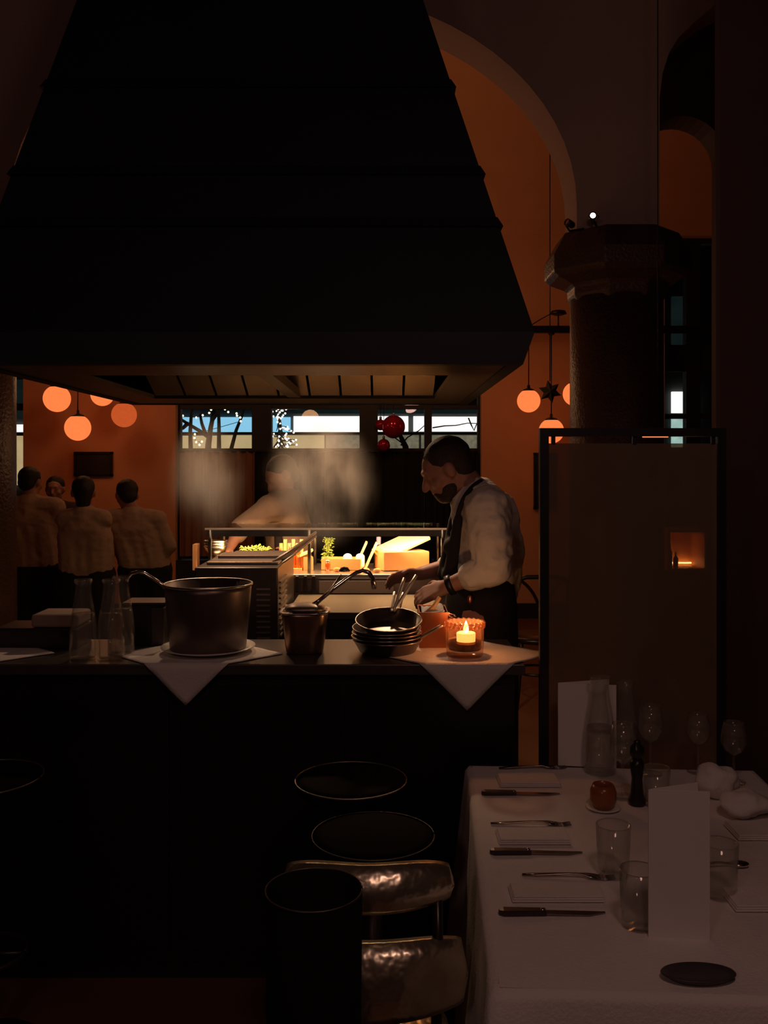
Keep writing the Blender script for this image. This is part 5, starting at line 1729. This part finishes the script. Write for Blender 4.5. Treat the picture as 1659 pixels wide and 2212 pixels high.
# ================================================================== CHAIRS IN THE FOREGROUND
M_REDSEAT = mat('dark_red_seat', (0.006, 0.003, 0.0025), 0.8, 0, 0.3, 12, spec=0.05)
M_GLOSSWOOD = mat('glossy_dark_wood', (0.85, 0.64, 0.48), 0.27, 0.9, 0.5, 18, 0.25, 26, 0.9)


def band(T, R, half, z0, z1, th, lean, name, m, parent, n=40, droop=0.35):
    """a shallow curved rail, bulging towards -Y, with rounded falling ends"""
    rings = []
    for i in range(n + 1):
        u = -1 + 2 * i / n
        x = half * u
        bow = 0.07 * (1 - u * u)
        zt_ = z1 - (z1 - z0) * droop * abs(u) ** 3.5
        zb_ = z0 + (z1 - z0) * 0.06 * abs(u) ** 3.5
        e = max(0.0, (abs(u) - 0.93) / 0.07)
        k = math.sqrt(max(0.0, 1 - e * e)) * 0.97 + 0.03
        zm, hz_ = (zt_ + zb_) / 2, (zt_ - zb_) / 2 * k
        ring = []
        for s_, o_ in ((-1, -0.008), (-0.7, 0.0), (-0.2, 0.005), (0.3, 0.004), (0.7, -0.004), (1, -0.016), (1, -th - 0.016), (-1, -th - 0.008)):
            z_ = zm + hz_ * s_
            ring.append((x, -0.125 - bow - o_ - (z_ - 0.6) * -lean * 0.0 + (z_ - 0.6) * lean, z_))
        rings.append(ring)
    return MB(T).loft(rings, True, True, True).build(name, m, parent)


def cafe_chair(base, rz, label):
    """round seat, two curved back bands towards -Y"""
    T = Matrix.Translation(base) @ Matrix.Rotation(rz, 4, 'Z')
    t = thing('cafe_chair', label, 'chair', base)
    MB(T).lathe((0, 0, 0.44), [(0.15, 0), (0.17, 0.012), (0.17, 0.028), (0.15, 0.04)], 32, True).build('seat', M_GLOSSWOOD, t)
    band(T, 0, 0.176, 0.768, 0.85, 0.018, 0.30, 'back_band', M_GLOSSWOOD, t)
    band(T, 0, 0.200, 0.585, 0.715, 0.018, 0.30, 'lower_back_band', M_GLOSSWOOD, t, 40, 0.2)
    for x in (-0.165, 0.165):
        MB(T).tube([(x * 0.8, -0.1, 0.44), (x * 0.85, -0.125, 0.62), (x * 0.85, -0.075, 0.80)], 0.011, 8).build('back_post', M_BLACKWOOD, t)
    for x, y in ((-0.14, -0.13), (0.14, -0.13), (-0.14, 0.13), (0.14, 0.13)):
        MB(T).tube([(x, y, 0.445), (x * 1.2, y * 1.2, 0)], [0.016, 0.013], 8).build('leg', M_BLACKWOOD, t)
    return t


def bar_stool(c, r, z, label, rim=None):
    t = thing('bar_stool', label, 'stool', (c[0], c[1], 0), 'round bar stools')
    b_ = (c[0], c[1], 0)
    MB().lathe(b_, [(0, z - 0.05), (r * 0.8, z - 0.05), (r * 0.97, z - 0.03), (r * 0.97, z - 0.008), (r * 0.85, z), (0, z + 0.004)], 40).build('seat', M_REDSEAT, t)
    MB().tube([(c[0] + r * math.cos(a), c[1] + r * math.sin(a), z - 0.006) for a in [2 * PI * i / 48 for i in range(49)]], 0.0025 if rim else 0.0018, 6).build('seat_rim', rim or M_DARKSTEEL, t)
    MB().lathe(b_, [(0.022, 0.02), (0.022, z - 0.05)], 16, True).build('pole', M_DARKSTEEL, t)
    MB().tube([(c[0] + 0.11 * math.cos(a), c[1] + 0.11 * math.sin(a), 0.28) for a in [2 * PI * i / 32 for i in range(33)]], 0.008, 6).build('foot_ring', M_DARKSTEEL, t)
    for k in range(3):
        a = 2 * PI * k / 3
        MB().tube([(c[0], c[1], 0.28), (c[0] + 0.11 * math.cos(a), c[1] + 0.11 * math.sin(a), 0.28)], 0.006, 6).build('ring_spoke', M_DARKSTEEL, t)
    MB().lathe(b_, [(0, 0), (0.15, 0), (0.15, 0.008), (0.05, 0.025), (0, 0.03)], 32).build('base', M_DARKSTEEL, t)


cafe_chair((-0.033, 1.95, 0), 0.0, 'glossy dark wooden chair with curved back band catching the light')
bar_stool((P(758, 0, 2.58).x, 2.58), 0.155, 0.78, 'dark round bar stool with a thin lit rim, before the counter', M_BRUSH)
bar_stool((P(806, 0, 2.27).x, 2.27), 0.15, 0.75, 'dark round bar stool in shadow between counter and curved chair back')
bar_stool((P(-32, 0, 2.6).x, 2.6), 0.155, 0.78, 'dark round bar stool at the far edge, only its lit end showing', M_BRUSH)
# slim round stand in the foreground
DQ = 1.47
c = Vector((P(678, 0, DQ).x, DQ, 0))
zq = H - (1921 - HY) / F * DQ
t = thing('wine_cooler_stand', 'slim black cylinder stand with a fine rim, close to the viewer', 'stand', c)
R = S(107, DQ)
MB().lathe(c, [(0, 0), (R * 1.25, 0), (R * 1.25, 0.02), (R * 0.9, 0.04), (R * 0.92, 0.5), (R * 0.98, zq), (R * 0.94, zq), (R * 0.9, zq - 0.2), (0, zq - 0.2)], 44).build('body', mat('matt_black', (0.006, 0.006, 0.006), 0.85, 0, 0.1, 10, spec=0.1), t)
MB().tube([(c.x + R * math.cos(a) * 0.975, c.y + R * math.sin(a) * 0.975, zq) for a in [2 * PI * i / 48 for i in range(49)]], 0.0015, 6).build('rim', M_DARKSTEEL, t)
